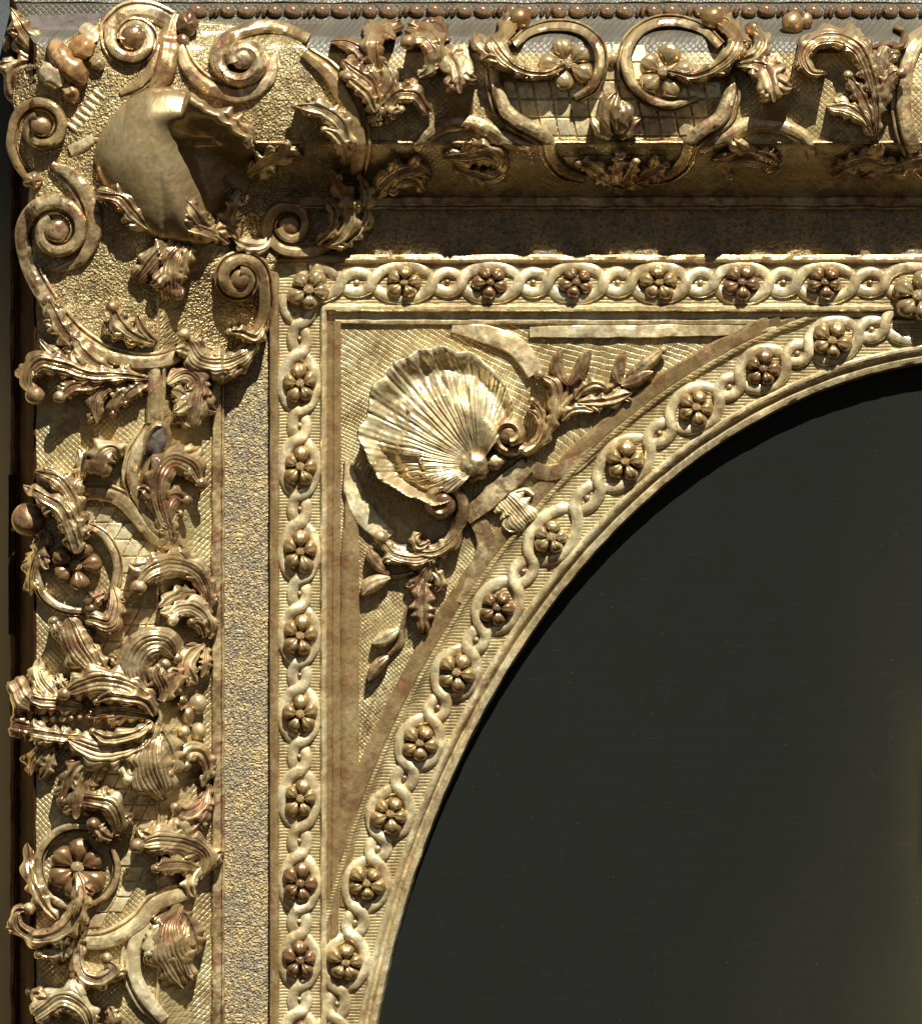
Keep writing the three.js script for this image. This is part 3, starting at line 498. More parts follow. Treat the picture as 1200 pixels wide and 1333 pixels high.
// volutes and C-scrolls
scroll([[44, 236], [28, 216], [19, 192]], [57, 168, 36, 13, 175, 1.2, 1], [7, 8, 9, 9, 8, 6], [10, 12, 14, 18, 22, 26], { flip: true, eye: 13, ground: C, eyeTint: 0.4, mat: M.brown });
knob(46, 237, 9, 14, 12, 10, { tint: 0.5, groove: 0.2, ground: C });
scroll([[247, 456], [205, 470], [150, 464], [104, 436], [70, 396], [44, 350]], [77, 303, 42, 15, 172, 1.2, 1], [11, 12, 13, 13, 12, 9, 7], [15, 17, 18, 18, 20, 24, 28], { flip: true, eye: 15, ground: C, eyeTint: 0.3 });
strap([[70, 218], [98, 236], [118, 268], [122, 305], [108, 336], [76, 353]], [7, 13, 14, 14, 11, 5], [12, 15, 15, 15, 13, 8], { flip: true, ground: C });
scroll([[252, 470], [292, 470], [328, 446], [346, 408]], [313, 364, 33, 12, 5, 1.25, -1], [6, 10, 11, 11, 9, 7], [12, 16, 17, 19, 22, 26], { eye: 12, ground: C, eyeTint: 0.4, flip: true, mat: M.brown });
scroll([[473, 240], [468, 275], [444, 306], [410, 324]], [377, 294, 31, 12, 92, 1.2, 1], [6, 9, 10, 10, 8, 7], [12, 14, 15, 18, 22, 26], { eye: 13, ground: C, flip: true, mat: M.brown });
strap([[398, 70], [432, 98], [458, 140], [470, 188], [465, 230]], [9, 14, 15, 15, 12], [12, 16, 17, 17, 12], { ground: C, mat: M.brown, flip: false });
scroll([[402, 54], [372, 40], [338, 38], [300, 52]], [317, 82, 34, 11, 215, 1.15, -1], [8, 10, 11, 11, 10, 9], [16, 20, 24, 28, 30, 32], { eye: 13, ground: C, prof: ROUND, eyeTint: 0.4, mat: M.gold });
strap([[238, 62], [250, 92], [278, 116], [318, 124], [350, 104], [357, 74]], [8, 12, 13, 13, 11, 7], [10, 13, 14, 14, 12, 8], { ground: C, flip: false });
scroll([[226, 30], [196, 16], [164, 18], [142, 40]], [176, 53, 34, 15, 195, 1.05, -1], [14, 13, 10, 8, 7], [10, 14, 17, 20, 22], { eye: 17, ground: C, flip: true, eyeTint: 0.9 });
strap([[214, 50], [206, 88], [186, 112], [160, 126]], [10, 11, 9, 5], [7, 9, 9, 6], { ground: C, mat: M.brown });
knob(246, 34, 14, 15, 18, 15, { tint: 0.3, groove: 0.16, mat: M.bronze, ground: C });
knob(240, 56, 7, 9, 10, 9, { tint: 0.7, ground: C });
leaf([[232, 20], [222, 60], [214, 100], [196, 122]], [7, 12, 12, 6], [3, 4, 5, 4], { ground: C, ribs: 1, tip: 0, mat: M.brown, lobes: 1 });
// broken wood and fruit at the outer corner
add('bare_wood_patch', finish(grid(20, 10, (u, v) => [lerp(38, 150, u) + 6 * v, lerp(14 + 8 * (1 - u), 56, v) + 4 * noise(u * 5, 3), 22 + 16 * v + 3 * noise(u * 9, v * 5)]), 0.8), M.wood, frame).userData.label = 'bare broken wood where carving is lost';
const fruit = (pts, w, h, o = {}) => leaf(pts, w, h, { ground: (x, y) => Math.max(24, C(x, y) - 6), ribs: 1, lobes: 2, lobe: 0.12, th: 10, groove: 0.12, tip: 0, name: 'carved_fruit', ...o });
{
  const red = mat('reddish bole', { map: T.gold, color: rgb(0.8, 0.62, 0.5), bumpMap: B.fine, bumpScale: 0.0004, metalness: 0.35, roughness: 0.36, vertexColors: true });
  fruit([[70, 56], [82, 78], [98, 96], [116, 112]], [8, 13, 14, 10], [8, 15, 16, 8], { mat: red });
  fruit([[96, 56], [108, 64], [122, 76]], [9, 14, 10], [8, 14, 9], { mat: red });
  fruit([[122, 78], [130, 86], [137, 94]], [7, 9, 6], [6, 10, 6], {});
  fruit([[56, 94], [70, 100], [84, 116]], [9, 14, 10], [8, 15, 9], { mat: M.pale });
  fruit([[84, 112], [94, 122], [100, 138]], [7, 10, 6], [6, 11, 6], { mat: red });
  fruit([[106, 40], [118, 46], [130, 56]], [8, 11, 8], [4, 8, 6], { mat: M.pale });
  leaf([[58, 78], [44, 58], [28, 36], [15, 12]], [9, 14, 11, 3], [16, 22, 22, 14], { ground: () => 14, ribs: 3, tip: 0.1, lobes: 3, mat: M.brown });
  leaf([[60, 70], [46, 74], [30, 64], [20, 48]], [6, 10, 8, 4], [16, 20, 18, 10], { ground: () => 12, ribs: 2, tip: 0.3, mat: M.brown });
  leaf([[60, 82], [40, 84], [20, 92], [18, 116], [32, 132]], [6, 11, 13, 12, 7], [14, 20, 20, 18, 14], { ground: () => 12, ribs: 2, tip: 0, mat: M.gold });
  knob(11, 58, 14, 7, 11, 8, { ground: () => 0, tint: 0.2 });
  const comb = add('ribbed_patch', [0, 1, 2, 3, 4, 5, 6].map((i) => knobGeo(133 - i * 5.6, 127 + i * 7.2, C(133 - i * 5.6, 127 + i * 7.2) + 1, 4, 12, 4, 0, 0, -0.9)), M.pale, frame);
  strap([[94, 200], [112, 192], [126, 182]], [9, 9, 7], 7, { ground: C, prof: ROUND, mat: M.pale });
}
// leaves on the cartouche's scrolls
leaf([[140, 478], [108, 456], [84, 430], [66, 392]], [5, 12, 13, 8], [6, 12, 15, 15], { ribs: 3, tip: 0.15, lobes: 5, lobe: 0.3, knob: 7 });
leaf([[150, 482], [126, 474], [108, 456], [100, 440]], [4, 10, 10, 7], [8, 14, 17, 16], { ribs: 3, tip: 0.1, knob: 6, lobes: 3 });
leaf([[336, 440], [322, 462], [294, 474], [262, 470], [242, 436]], [4, 12, 16, 15, 8], [14, 20, 22, 22, 20], { ground: C, ribs: 5, tip: 0.1, knob: 9, lobes: 4 });
leaf([[346, 424], [334, 440], [316, 434], [300, 432]], [4, 8, 8, 5], [16, 22, 24, 22], { ground: C, ribs: 2, tip: 0.1, knob: 5 });
leaf([[330, 462], [304, 484], [280, 486], [264, 474]], [3, 8, 9, 6], [14, 18, 18, 16], { ground: C, ribs: 2, tip: 0.1, knob: 7 });
leaf([[470, 280], [478, 262], [476, 246], [468, 232]], [4, 8, 9, 5], [10, 14, 14, 10], { ribs: 2, tip: 0.1, knob: 5, lobes: 3, lobe: 0.3 });
leaf([[420, 322], [448, 306], [456, 276], [446, 250], [430, 222]], [4, 11, 13, 11, 5], [12, 18, 20, 18, 14], { ground: C, ribs: 3, tip: 0.1, lobes: 4, lobe: 0.3 });
leaf([[412, 318], [432, 300], [436, 276], [426, 262]], [4, 7, 8, 5], [14, 20, 20, 16], { ground: C, ribs: 2, tip: 0.1 });
leaf([[430, 322], [460, 308], [478, 284], [476, 262]], [3, 7, 7, 4], [8, 12, 12, 10], { ribs: 2, tip: 0.1, lobes: 4, lobe: 0.35 });
leaf([[300, 318], [286, 304], [298, 300], [312, 312]], [4, 8, 9, 7], [8, 14, 16, 14], { ground: C, ribs: 2, tip: 0.1 });
leaf([[352, 300], [346, 318], [326, 322], [306, 314]], [4, 7, 8, 6], [6, 10, 12, 12], { ground: C, ribs: 2, tip: 0, mat: M.pale });

// ------------------------------------------------------------------ top rail carving
const lattice = (poly, rows, skew) => {            // diamond tiles standing proud in a sunk panel, drawn with cut lines
  const panel = new THREE.Group(); panel.name = 'lattice_panel'; frame.add(panel);
  const xs = poly.map((p) => p[0]), ys = poly.map((p) => p[1]), x0 = Math.min(...xs), x1 = Math.max(...xs), y0 = Math.min(...ys), y1 = Math.max(...ys), a = rows, b = rows * 0.92;
  for (let y = y0, r = 0; y < y1; y += a, r++) for (let x = x0 - 60; x < x1 + 60; x += b) {
    const sx = x + skew * (y - y0), cxp = sx + b / 2 + skew * a / 2, cyp = y + a / 2;
    if (!inside(poly, cxp, cyp)) continue;
    const g = 0.05, q = (u, v) => { const yy = y + a * v, xx = x + b * u + skew * (yy - y0); return [xx, yy]; };
    const uu = [g, g, 0.1, 0.9, 1 - g, 1 - g], hh = [-2, 1.2, 2, 2, 1.2, -2];
    const geo = grid(5, 5, (m, n, i, j) => { const [xx, yy] = q(uu[i], uu[j]); return [xx, yy, G(xx, yy) + Math.min(hh[i], hh[j])]; });
    add('lattice_tile', finish(geo, 0.5), M.pale, panel);
  }
  return panel;
};
lattice([[655, 105], [700, 90], [790, 60], [900, 90], [935, 120], [925, 165], [890, 190], [872, 222], [835, 232], [760, 232], [722, 210], [700, 180], [665, 160]], 24, 0.18);
strap([[540, 197], [560, 176], [586, 164], [620, 164], [652, 182], [690, 194]], [7, 11, 12, 12, 12, 9], [8, 11, 12, 12, 12, 10], { prof: ROUND });
strap([[640, 92], [646, 125], [660, 154], [688, 172], [708, 184], [714, 206], [732, 226], [760, 235]], [9, 13, 13, 13, 12, 11, 10, 7], [14, 22, 22, 22, 21, 20, 18, 12], { flip: true });
strap([[1056, 207], [1044, 184], [1014, 168], [978, 165], [944, 180], [908, 196]], [7, 11, 12, 12, 12, 9], [8, 11, 12, 12, 12, 10], { prof: ROUND });
strap([[952, 104], [948, 134], [936, 160], [912, 176], [898, 190], [892, 210], [874, 228], [842, 236]], [9, 13, 13, 13, 12, 11, 10, 7], [14, 22, 22, 22, 21, 20, 18, 12], {});
// rings with flowers
strap([[668, 60], [690, 42], [722, 34], [756, 40], [778, 62], [781, 92], [770, 118], [748, 132]], [7, 8, 9, 9, 9, 9, 8, 6], [18, 24, 28, 30, 30, 30, 28, 20], { prof: STRAP });
strap([[936, 62], [914, 40], [880, 28], [846, 32], [820, 52], [810, 82], [818, 112], [842, 134], [872, 142], [905, 132]], [7, 8, 9, 9, 9, 9, 9, 8, 7, 5], [18, 24, 28, 30, 30, 30, 30, 28, 24, 16], { prof: STRAP, flip: true });
knob(796, 80, 6, 8, 10, 8, { tint: 0.1 });
flower('carved_flower', 737, 88, G(737, 88) + 12, { n: 5, shapes: BIGPETAL, mat: M.gold, button: 7, a0: -40, k: 1.2, label: 'five-petalled flower in the left ring of the top rail' });
flower('carved_flower', 862, 98, G(862, 98) + 12, { n: 5, shapes: BIGPETAL, mat: M.gold, button: 7, a0: -75, k: 1.3, label: 'five-petalled flower in the right ring of the top rail' });
leaf([[735, 89], [712, 100], [682, 98], [656, 82], [636, 50]], [4, 6, 9, 13, 12], [16, 20, 24, 24, 22], { ribs: 4, tip: 0.1, lobes: 3, lobe: 0.1, th: 9 });
leaf([[660, 84], [642, 74], [626, 62], [618, 44]], [5, 9, 10, 5], [18, 20, 18, 14], { ribs: 3, tip: 0.1, lobes: 3, lobe: 0.3 });
leaf([[652, 70], [656, 46], [666, 30], [676, 26]], [6, 9, 10, 9], [16, 24, 30, 32], { ribs: 3, tip: 0.5, knob: 15, mat: M.brown });
leaf([[866, 97], [900, 103], [930, 92], [952, 72], [962, 48]], [5, 8, 10, 12, 11], [16, 20, 24, 26, 24], { ribs: 4, tip: 0.1, lobes: 2, lobe: 0.1, th: 9 });
leaf([[962, 66], [954, 44], [940, 30], [926, 26]], [7, 10, 11, 9], [20, 26, 30, 32], { ribs: 3, tip: 0.5, knob: 16, mat: M.brown });
leaf([[958, 84], [980, 76], [990, 56], [978, 40]], [6, 9, 9, 7], [18, 22, 22, 18], { ribs: 2, tip: 0.6, knob: 11 });
leaf([[955, 88], [976, 88], [998, 96], [1006, 104]], [5, 8, 11, 12], [16, 20, 22, 22], { ribs: 3, tip: 0.2, roll: 9 });
// broken-off flaps
for (const [x, y] of [[597, 96], [1002, 108]]) {
  const f = strap([[x - 6, y - 34], [x - 2, y - 12], [x, y + 14], [x + 2, y + 36], [x + 2, y + 62]], [14, 20, 19, 17, 16], [6, 16, 24, 18, 6], { prof: FLAT, mat: M.brown, name: 'broken_flap', n: 26 });
  leaf([[x - 20, y - 30], [x - 6, y - 8], [x, y + 14], [x + 2, y + 30]], [10, 18, 15, 6], [14, 24, 32, 28], { ribs: 2, tip: 0.1, lobes: 3, lobe: 0.35, parent: f, mat: M.gold });
}
// leaf masses along the rail
leaf([[492, 168], [490, 138], [484, 114], [464, 98], [446, 82]], [7, 12, 15, 14, 7], [8, 14, 18, 20, 18], { ribs: 4, tip: 0.15, lobes: 4, lobe: 0.3 });
leaf([[490, 150], [478, 126], [462, 112], [454, 104]], [5, 8, 8, 6], [14, 20, 22, 22], { ribs: 2, tip: 0.5, knob: 8 });
leaf([[492, 160], [500, 128], [506, 106], [500, 84]], [5, 9, 10, 6], [10, 14, 18, 18], { ribs: 3, tip: 0.2, lobes: 4, lobe: 0.35 });
leaf([[496, 140], [508, 122], [512, 108], [508, 98]], [4, 7, 7, 5], [14, 17, 18, 16], { ribs: 2, tip: 0.4, knob: 6 });
leaf([[432, 58], [452, 60], [470, 72], [486, 96]], [5, 10, 12, 8], [10, 14, 14, 10], { ribs: 3, tip: 0.2, mat: M.bronze, lobes: 3 });
leaf([[494, 96], [486, 70], [490, 46], [512, 36]], [8, 13, 14, 9], [10, 20, 24, 24], { ribs: 3, tip: 0.5, roll: 8, lobes: 3, mat: M.brown });
leaf([[566, 100], [570, 74], [560, 50], [542, 42]], [8, 13, 14, 10], [10, 20, 26, 26], { ribs: 3, tip: 0.5, roll: 8, lobes: 3, mat: M.brown });
leaf([[545, 104], [560, 92], [562, 72], [550, 56], [532, 60]], [6, 9, 11, 10, 7], [12, 18, 24, 26, 26], { ribs: 3, tip: 0.6, knob: 11 });
leaf([[572, 60], [576, 44], [568, 32], [556, 32]], [5, 8, 8, 6], [8, 14, 18, 18], { ribs: 2, tip: 0.9, knob: 8, mat: M.bronze });
leaf([[508, 166], [506, 144], [518, 128], [540, 128], [552, 142]], [5, 9, 12, 12, 8], [8, 14, 18, 18, 14], { ribs: 3, tip: 0.2, roll: 7, lobes: 3 });
leaf([[512, 160], [514, 148], [522, 146]], [4, 7, 6], [14, 18, 18], { ribs: 2, tip: 0.1, knob: 6 });
leaf([[576, 206], [606, 206], [632, 202], [648, 212], [640, 226]], [5, 11, 14, 13, 8], [6, 10, 14, 16, 14], { ribs: 4, tip: 0.2, knob: 8, lobes: 3 });
leaf([[590, 220], [616, 228], [638, 232], [658, 214]], [4, 8, 9, 5], [5, 9, 10, 8], { ribs: 3, tip: 0.2 });
leaf([[486, 262], [500, 240], [520, 226], [548, 222], [562, 232]], [5, 11, 13, 12, 7], [6, 11, 12, 11, 8], { ribs: 4, tip: 0.1, lobes: 4, lobe: 0.3 });
leaf([[552, 250], [540, 236], [520, 238], [512, 250]], [5, 9, 9, 6], [8, 14, 15, 12], { ribs: 2, tip: 0.1, knob: 8 });
leaf([[1012, 222], [985, 208], [960, 206], [942, 216], [948, 230]], [5, 12, 14, 12, 7], [6, 10, 14, 16, 14], { ribs: 4, tip: 0.1, knob: 8, lobes: 3 });
leaf([[1014, 214], [1000, 206], [984, 200]], [4, 8, 5], [6, 10, 8], { ribs: 2, tip: 0 });
leaf([[1080, 230], [1104, 216], [1130, 210], [1158, 220]], [5, 12, 13, 7], [6, 10, 12, 10], { ribs: 4, tip: 0.2, lobes: 4, lobe: 0.25 });
leaf([[1118, 232], [1136, 222], [1154, 216], [1166, 218]], [4, 8, 8, 6], [6, 10, 12, 12], { ribs: 2, tip: 0.3, knob: 7 });
// bud and palmette in the middle of the lattice
leaf([[798, 178], [792, 160], [792, 142], [802, 122]], [7, 13, 13, 4], [10, 18, 20, 14], { ribs: 2, tip: 0.15, lobes: 1, lobe: 0, th: 9 });
leaf([[800, 176], [808, 162], [812, 150], [806, 134]], [6, 10, 9, 4], [8, 16, 17, 12], { ribs: 1, tip: 0.4, lobes: 1 });
leaf([[794, 182], [782, 174], [774, 164], [768, 156]], [5, 7, 6, 3], [8, 14, 16, 12], { ribs: 1, tip: 0, lobes: 1, mat: M.pale });
leaf([[804, 182], [816, 174], [824, 162], [832, 158]], [5, 8, 6, 4], [6, 10, 10, 8], { ribs: 1, tip: 0.4, lobes: 1 });
leaf([[802, 242], [802, 228], [804, 214], [806, 204]], [7, 10, 9, 6], [8, 12, 13, 10], { ribs: 3, tip: 0, knob: 8 });
leaf([[798, 242], [782, 230], [768, 218], [752, 214]], [5, 10, 9, 6], [6, 12, 14, 12], { ribs: 3, tip: 0.1, knob: 7 });
leaf([[806, 242], [818, 230], [824, 218], [826, 212]], [5, 8, 8, 6], [6, 12, 14, 14], { ribs: 2, tip: 0.1, knob: 6 });
leaf([[810, 246], [828, 236], [846, 226], [866, 216]], [4, 10, 11, 6], [6, 10, 12, 12], { ribs: 3, tip: 0.2, knob: 6 });
knob(806, 247, 5, 10, 8, 8, { tint: 0.1, groove: 0.25 });
// right end
leaf([[1138, 176], [1136, 138], [1128, 100], [1112, 66], [1086, 52], [1058, 56], [1042, 78], [1052, 98], [1072, 100]], [6, 9, 12, 15, 16, 15, 12, 9, 6], [8, 12, 16, 20, 24, 26, 26, 24, 22], { ribs: 4, tip: 0.1, lobes: 4, lobe: 0.15, th: 9 });
leaf([[1132, 176], [1124, 148], [1112, 122], [1100, 102]], [5, 9, 9, 6], [10, 14, 16, 16], { ribs: 3, tip: 0, knob: 7 });
leaf([[1134, 180], [1118, 156], [1096, 144], [1072, 142]], [5, 10, 12, 6], [8, 13, 14, 10], { ribs: 4, tip: 0, lobes: 4, lobe: 0.35, mat: M.pale });
leaf([[1140, 150], [1138, 110], [1144, 82], [1150, 64]], [6, 11, 13, 14], [10, 16, 22, 22], { ribs: 3, tip: 0.2, lobes: 3 });
strap([[1132, 66], [1150, 62], [1170, 64], [1174, 44], [1162, 36]], [4, 6, 6, 6, 4], [22, 28, 30, 30, 26], { prof: ROUND, mat: M.bronze, name: 'hooked_tip' });
leaf([[1144, 150], [1146, 122], [1158, 102], [1168, 100]], [4, 9, 10, 8], [12, 18, 22, 22], { ribs: 3, tip: 0.6, knob: 8 });
knob(1030, 32, 22, 15, 16, 15, { tint: 0.45, mat: M.brown, groove: 0.04, ground: () => 16 });
knob(1048, 28, 14, 9, 11, 9, { tint: 0.5, ground: () => 12 });
knob(980, 42, 14, 10, 12, 9, { tint: 0.45, mat: M.brown, ground: () => 26 });
strap([[1206, 40], [1184, 62], [1172, 95], [1168, 140], [1176, 180], [1192, 212], [1210, 232]], [10, 13, 14, 14, 14, 13, 12], [10, 14, 15, 16, 16, 15, 14], { flip: true });
leaf([[1150, 226], [1168, 222], [1186, 214], [1204, 210]], [5, 9, 10, 7], [8, 12, 14, 12], { ribs: 3, tip: 0.2 });

// ------------------------------------------------------------------ left rail carving
strap([[205, 474], [206, 500], [205, 525], [204, 552]], [12, 12, 12, 11], [14, 13, 12, 12], { flip: false });
leaf([[196, 494], [160, 490], [120, 490], [84, 478], [56, 474], [42, 492], [50, 516]], [5, 9, 12, 14, 15, 14, 9], [8, 14, 18, 22, 26, 28, 26], { ribs: 4, tip: 0.7, knob: 13, lobes: 3, lobe: 0.12 });
leaf([[150, 494], [120, 504], [98, 506], [82, 518]], [5, 10, 11, 9], [10, 16, 20, 22], { ribs: 3, tip: 0.3, knob: 9, lobes: 3 });
leaf([[120, 488], [90, 474], [70, 458], [54, 442]], [5, 8, 8, 3], [10, 12, 12, 8], { ribs: 2, tip: 0.1, lobes: 3 });
leaf([[168, 500], [142, 506], [128, 524], [130, 552]], [5, 10, 11, 6], [6, 12, 14, 12], { ribs: 4, tip: 0.1, lobes: 3 });
leaf([[172, 504], [158, 516], [152, 528], [150, 540]], [5, 8, 8, 6], [6, 11, 12, 10], { ribs: 2, tip: 0.4, knob: 6 });
leaf([[196, 500], [180, 508], [170, 516], [166, 526]], [5, 9, 9, 6], [6, 10, 11, 8], { ribs: 3, tip: 0.1, knob: 6 });
leaf([[220, 500], [244, 488], [256, 496], [254, 520], [250, 544]], [6, 13, 16, 17, 14], [6, 13, 17, 18, 16], { ribs: 5, tip: 0.15, roll: 9, lobes: 3 });
leaf([[226, 508], [238, 516], [240, 536], [252, 556]], [6, 12, 14, 8], [8, 12, 13, 12], { ribs: 3, tip: 0.1, lobes: 3 });
leaf([[262, 486], [266, 500], [264, 512]], [5, 7, 6], [12, 16, 14], { ribs: 2, tip: 0, knob: 6, mat: M.pale });
// hood, arched band
knob(206, 574, 12, 14, 26, 7, { tint: 0, mat: M.wood, groove: 0.3, name: 'broken_hood', rot: 0.15 });
strap([[190, 592], [196, 566], [210, 554], [220, 566], [218, 590]], [4, 6, 7, 6, 4], [14, 20, 22, 20, 12], { prof: ROUND, mat: M.brown, name: 'hood_rim' });
strap([[196, 556], [178, 590], [172, 620], [182, 650], [204, 688], [236, 714]], [9, 12, 11, 11, 12, 9], [14, 16, 15, 15, 14, 11], { flip: true });
strap([[214, 582], [196, 606], [190, 632], [196, 656]], [5, 6, 6, 4], [16, 16, 15, 12], { prof: ROUND, mat: M.brown });
strap([[108, 640], [138, 640], [166, 652], [186, 676], [204, 698], [234, 716]], [11, 12, 12, 11, 10, 7], [12, 14, 14, 13, 12, 9], { flip: false });
leaf([[160, 598], [150, 586], [138, 592], [134, 606]], [6, 12, 16, 14], [10, 18, 22, 22], { ribs: 3, tip: 0.5, roll: 10 });
leaf([[110, 628], [112, 610], [112, 596], [106, 582]], [5, 9, 8, 3], [6, 10, 10, 6], { ribs: 3, tip: 0, mat: M.pale, lobes: 2 });
// right leaf with two curls
leaf([[228, 704], [212, 668], [208, 630], [224, 600], [248, 606], [262, 630]], [5, 12, 15, 17, 17, 12], [6, 12, 16, 20, 22, 20], { ribs: 5, tip: 0.35, knob: 10, lobes: 3, lobe: 0.1 });
leaf([[226, 694], [220, 662], [230, 646], [244, 652]], [5, 10, 12, 9], [10, 15, 18, 18], { ribs: 4, tip: 0.4, knob: 9 });
leaf([[228, 702], [226, 680], [230, 668], [236, 668]], [4, 6, 6, 5], [8, 12, 14, 14], { ribs: 2, tip: 0.4, knob: 5 });
// left leaf, snail curl and stalk over the flower
leaf([[106, 716], [106, 680], [96, 644], [76, 622], [50, 614]], [7, 11, 13, 13, 6], [12, 18, 20, 20, 16], { ribs: 4, tip: 0.2, lobes: 4, lobe: 0.2, ground: (x, y) => Math.max(50, G(x, y)) });
leaf([[104, 720], [96, 690], [84, 664], [58, 646], [34, 632]], [9, 10, 10, 9, 5], [20, 26, 28, 26, 22], { ribs: 3, tip: 0.1, lobes: 3, ground: (x, y) => Math.max(50, G(x, y)) });
leaf([[108, 712], [104, 686], [92, 664], [80, 650]], [6, 9, 9, 7], [20, 26, 26, 22], { ribs: 2, tip: 0.7, knob: 7, ground: (x, y) => Math.max(50, G(x, y)) });
{ const k = knob(40, 676, 46, 22, 22, 20, { tint: 0.55, ground: () => 30, name: 'snail_curl' }); strap(spiral(38, 673, 15, 4, 200, 1.4, 1), [3, 3, 2], 6, { ground: (x, y) => 30 + 46 + Math.sqrt(Math.max(0, 400 - (x - 42) ** 2 - (y - 676) ** 2)) * 0.75 - 8, prof: ROUND, parent: k, name: 'curl_ridge' }); }
leaf([[60, 668], [74, 660], [90, 676], [98, 706]], [7, 10, 10, 8], [26, 26, 24, 20], { ribs: 2, tip: 0.4, ground: (x, y) => Math.max(50, G(x, y)) });
leaf([[62, 690], [56, 715], [46, 740], [42, 776]], [8, 12, 11, 5], [4, 8, 8, 4], { ribs: 4, tip: 0, lobes: 5, lobe: 0.3, ground: (x, y) => Math.max(34, G(x, y)) });
strap([[112, 682], [138, 696], [154, 722], [156, 752], [144, 780]], [5, 7, 7, 7, 5], [13, 15, 15, 14, 10], {});
strap([[58, 716], [50, 745], [60, 774], [84, 792], [116, 796]], [6, 7, 7, 7, 5], [12, 14, 14, 14, 10], { flip: true });
flower('carved_flower', 102, 736, G(102, 736) + 6, { n: 5, shapes: BIGPETAL, mat: M.bronze, button: 8, bm: M.gold, a0: 0, k: 1.15, label: 'dark round-petalled flower under a curling stalk in the left rail' });
leaf([[150, 764], [154, 790], [146, 810], [126, 806]], [6, 11, 14, 11], [10, 16, 20, 20], { ribs: 4, tip: 0.25, roll: 6, lobes: 3 });
leaf([[140, 772], [128, 780], [122, 792]], [5, 9, 8], [14, 20, 18], { ribs: 2, tip: 0.6, knob: 8 });
// broad leaves on the right
leaf([[272, 806], [270, 768], [256, 744], [228, 734], [198, 744], [184, 764]], [4, 10, 14, 17, 17, 10], [6, 12, 16, 19, 20, 20], { ribs: 5, tip: 0.2, knob: 11, lobes: 4, lobe: 0.12 });
leaf([[272, 790], [262, 752], [248, 728], [236, 708]], [4, 9, 9, 5], [6, 10, 12, 12], { ribs: 3, tip: 0.15, lobes: 4, lobe: 0.2 });
leaf([[256, 772], [236, 772], [220, 782], [210, 790]], [4, 8, 8, 4], [8, 14, 14, 10], { ribs: 2, tip: 0.1 });
leaf([[274, 832], [270, 806], [252, 790], [232, 794], [226, 806]], [4, 10, 13, 12, 8], [6, 13, 16, 18, 16], { ribs: 4, tip: 0.1, knob: 9, lobes: 3, mat: M.pale });
leaf([[268, 830], [262, 814], [250, 810]], [4, 8, 7], [10, 14, 14], { ribs: 2, tip: 0.4, knob: 7 });
lattice([[116, 658], [150, 660], [178, 684], [196, 706], [226, 724], [196, 735], [176, 760], [180, 780], [215, 790], [225, 830], [190, 850], [160, 880], [120, 860], [128, 815], [160, 800], [160, 740], [150, 705], [118, 690]], 22, -0.55);
// middle palmette
leaf([[146, 890], [122, 864], [102, 836], [92, 804]], [8, 15, 20, 15], [10, 16, 18, 14], { ribs: 6, tip: 0.1, lobes: 4, lobe: 0.15, mat: M.gold });
leaf([[142, 884], [134, 864], [126, 846], [118, 830]], [5, 9, 9, 5], [12, 15, 15, 12], { ribs: 3, tip: 0.1 });
leaf([[84, 826], [78, 816], [74, 808]], [6, 8, 5], [16, 18, 16], { ribs: 1, tip: 0.6, knob: 7 });
leaf([[84, 910], [66, 896], [54, 878], [54, 856]], [6, 12, 12, 5], [8, 12, 12, 8], { ribs: 5, tip: 0, lobes: 3, mat: M.pale, ground: (x, y) => Math.max(40, G(x, y)) });
leaf([[92, 896], [84, 886], [78, 876]], [4, 6, 4], [10, 12, 10], { ribs: 2, tip: 0, mat: M.pale });
leaf([[204, 928], [190, 904], [164, 890], [130, 886], [104, 894], [88, 902]], [6, 13, 16, 18, 16, 9], [12, 18, 20, 22, 22, 20], { plain: true, ribs: 5, tip: 0.25, knob: 10, lobes: 3, lobe: 0.15 });
leaf([[204, 930], [194, 914], [168, 906], [142, 906], [130, 912]], [6, 9, 8, 9, 6], [18, 22, 24, 22, 18], { plain: true, ribs: 2, tip: 0.2, knob: 6, th: 8 });
leaf([[200, 932], [170, 924], [140, 926], [114, 934]], [7, 12, 12, 5], [14, 16, 16, 10], { ribs: 5, tip: 0, lobes: 1 });
leaf([[204, 938], [196, 958], [164, 974], [128, 976], [92, 960]], [6, 13, 16, 18, 9], [12, 18, 20, 20, 18], { plain: true, ribs: 5, tip: 0.2, lobes: 3, lobe: 0.2 });
leaf([[202, 938], [188, 950], [164, 958], [140, 960], [124, 950]], [6, 8, 9, 9, 5], [18, 22, 22, 22, 18], { plain: true, ribs: 3, tip: 0.1, knob: 5, th: 8 });
strap(spiral(198, 932, 13, 13, -100, 0.6, 1), 4, 24, { prof: ROUND, mat: M.pale, name: 'collar' });
for (let i = 0; i < 6; i++) knob(62 + i * 11.5, 934 - i * 0.3, 12 + i, 6.4 - i * 0.5, 6.4 - i * 0.5, 6.5, { tint: 0.25, name: 'bead', ground: (x, y) => Math.max(56, G(x, y)) });
const O = (x, y) => Math.max(44, G(x, y));
leaf([[112, 918], [84, 914], [58, 912], [40, 906]], [8, 12, 13, 10], [8, 12, 16, 20], { ribs: 4, tip: 0.2, ground: O });
leaf([[110, 958], [84, 958], [56, 954], [34, 950]], [8, 11, 12, 9], [8, 14, 16, 18], { ribs: 5, tip: 0.2, ground: O });
leaf([[58, 918], [44, 916], [32, 908], [26, 896]], [9, 14, 16, 12], [24, 34, 38, 34], { ground: () => 40, ribs: 3, tip: 0.6, roll: 9, lobes: 2, plain: true }); leaf([[52, 946], [40, 946], [30, 944]], [8, 12, 12], [20, 30, 32], { ground: () => 40, ribs: 3, tip: 0.6, roll: 9, lobes: 2, plain: true });
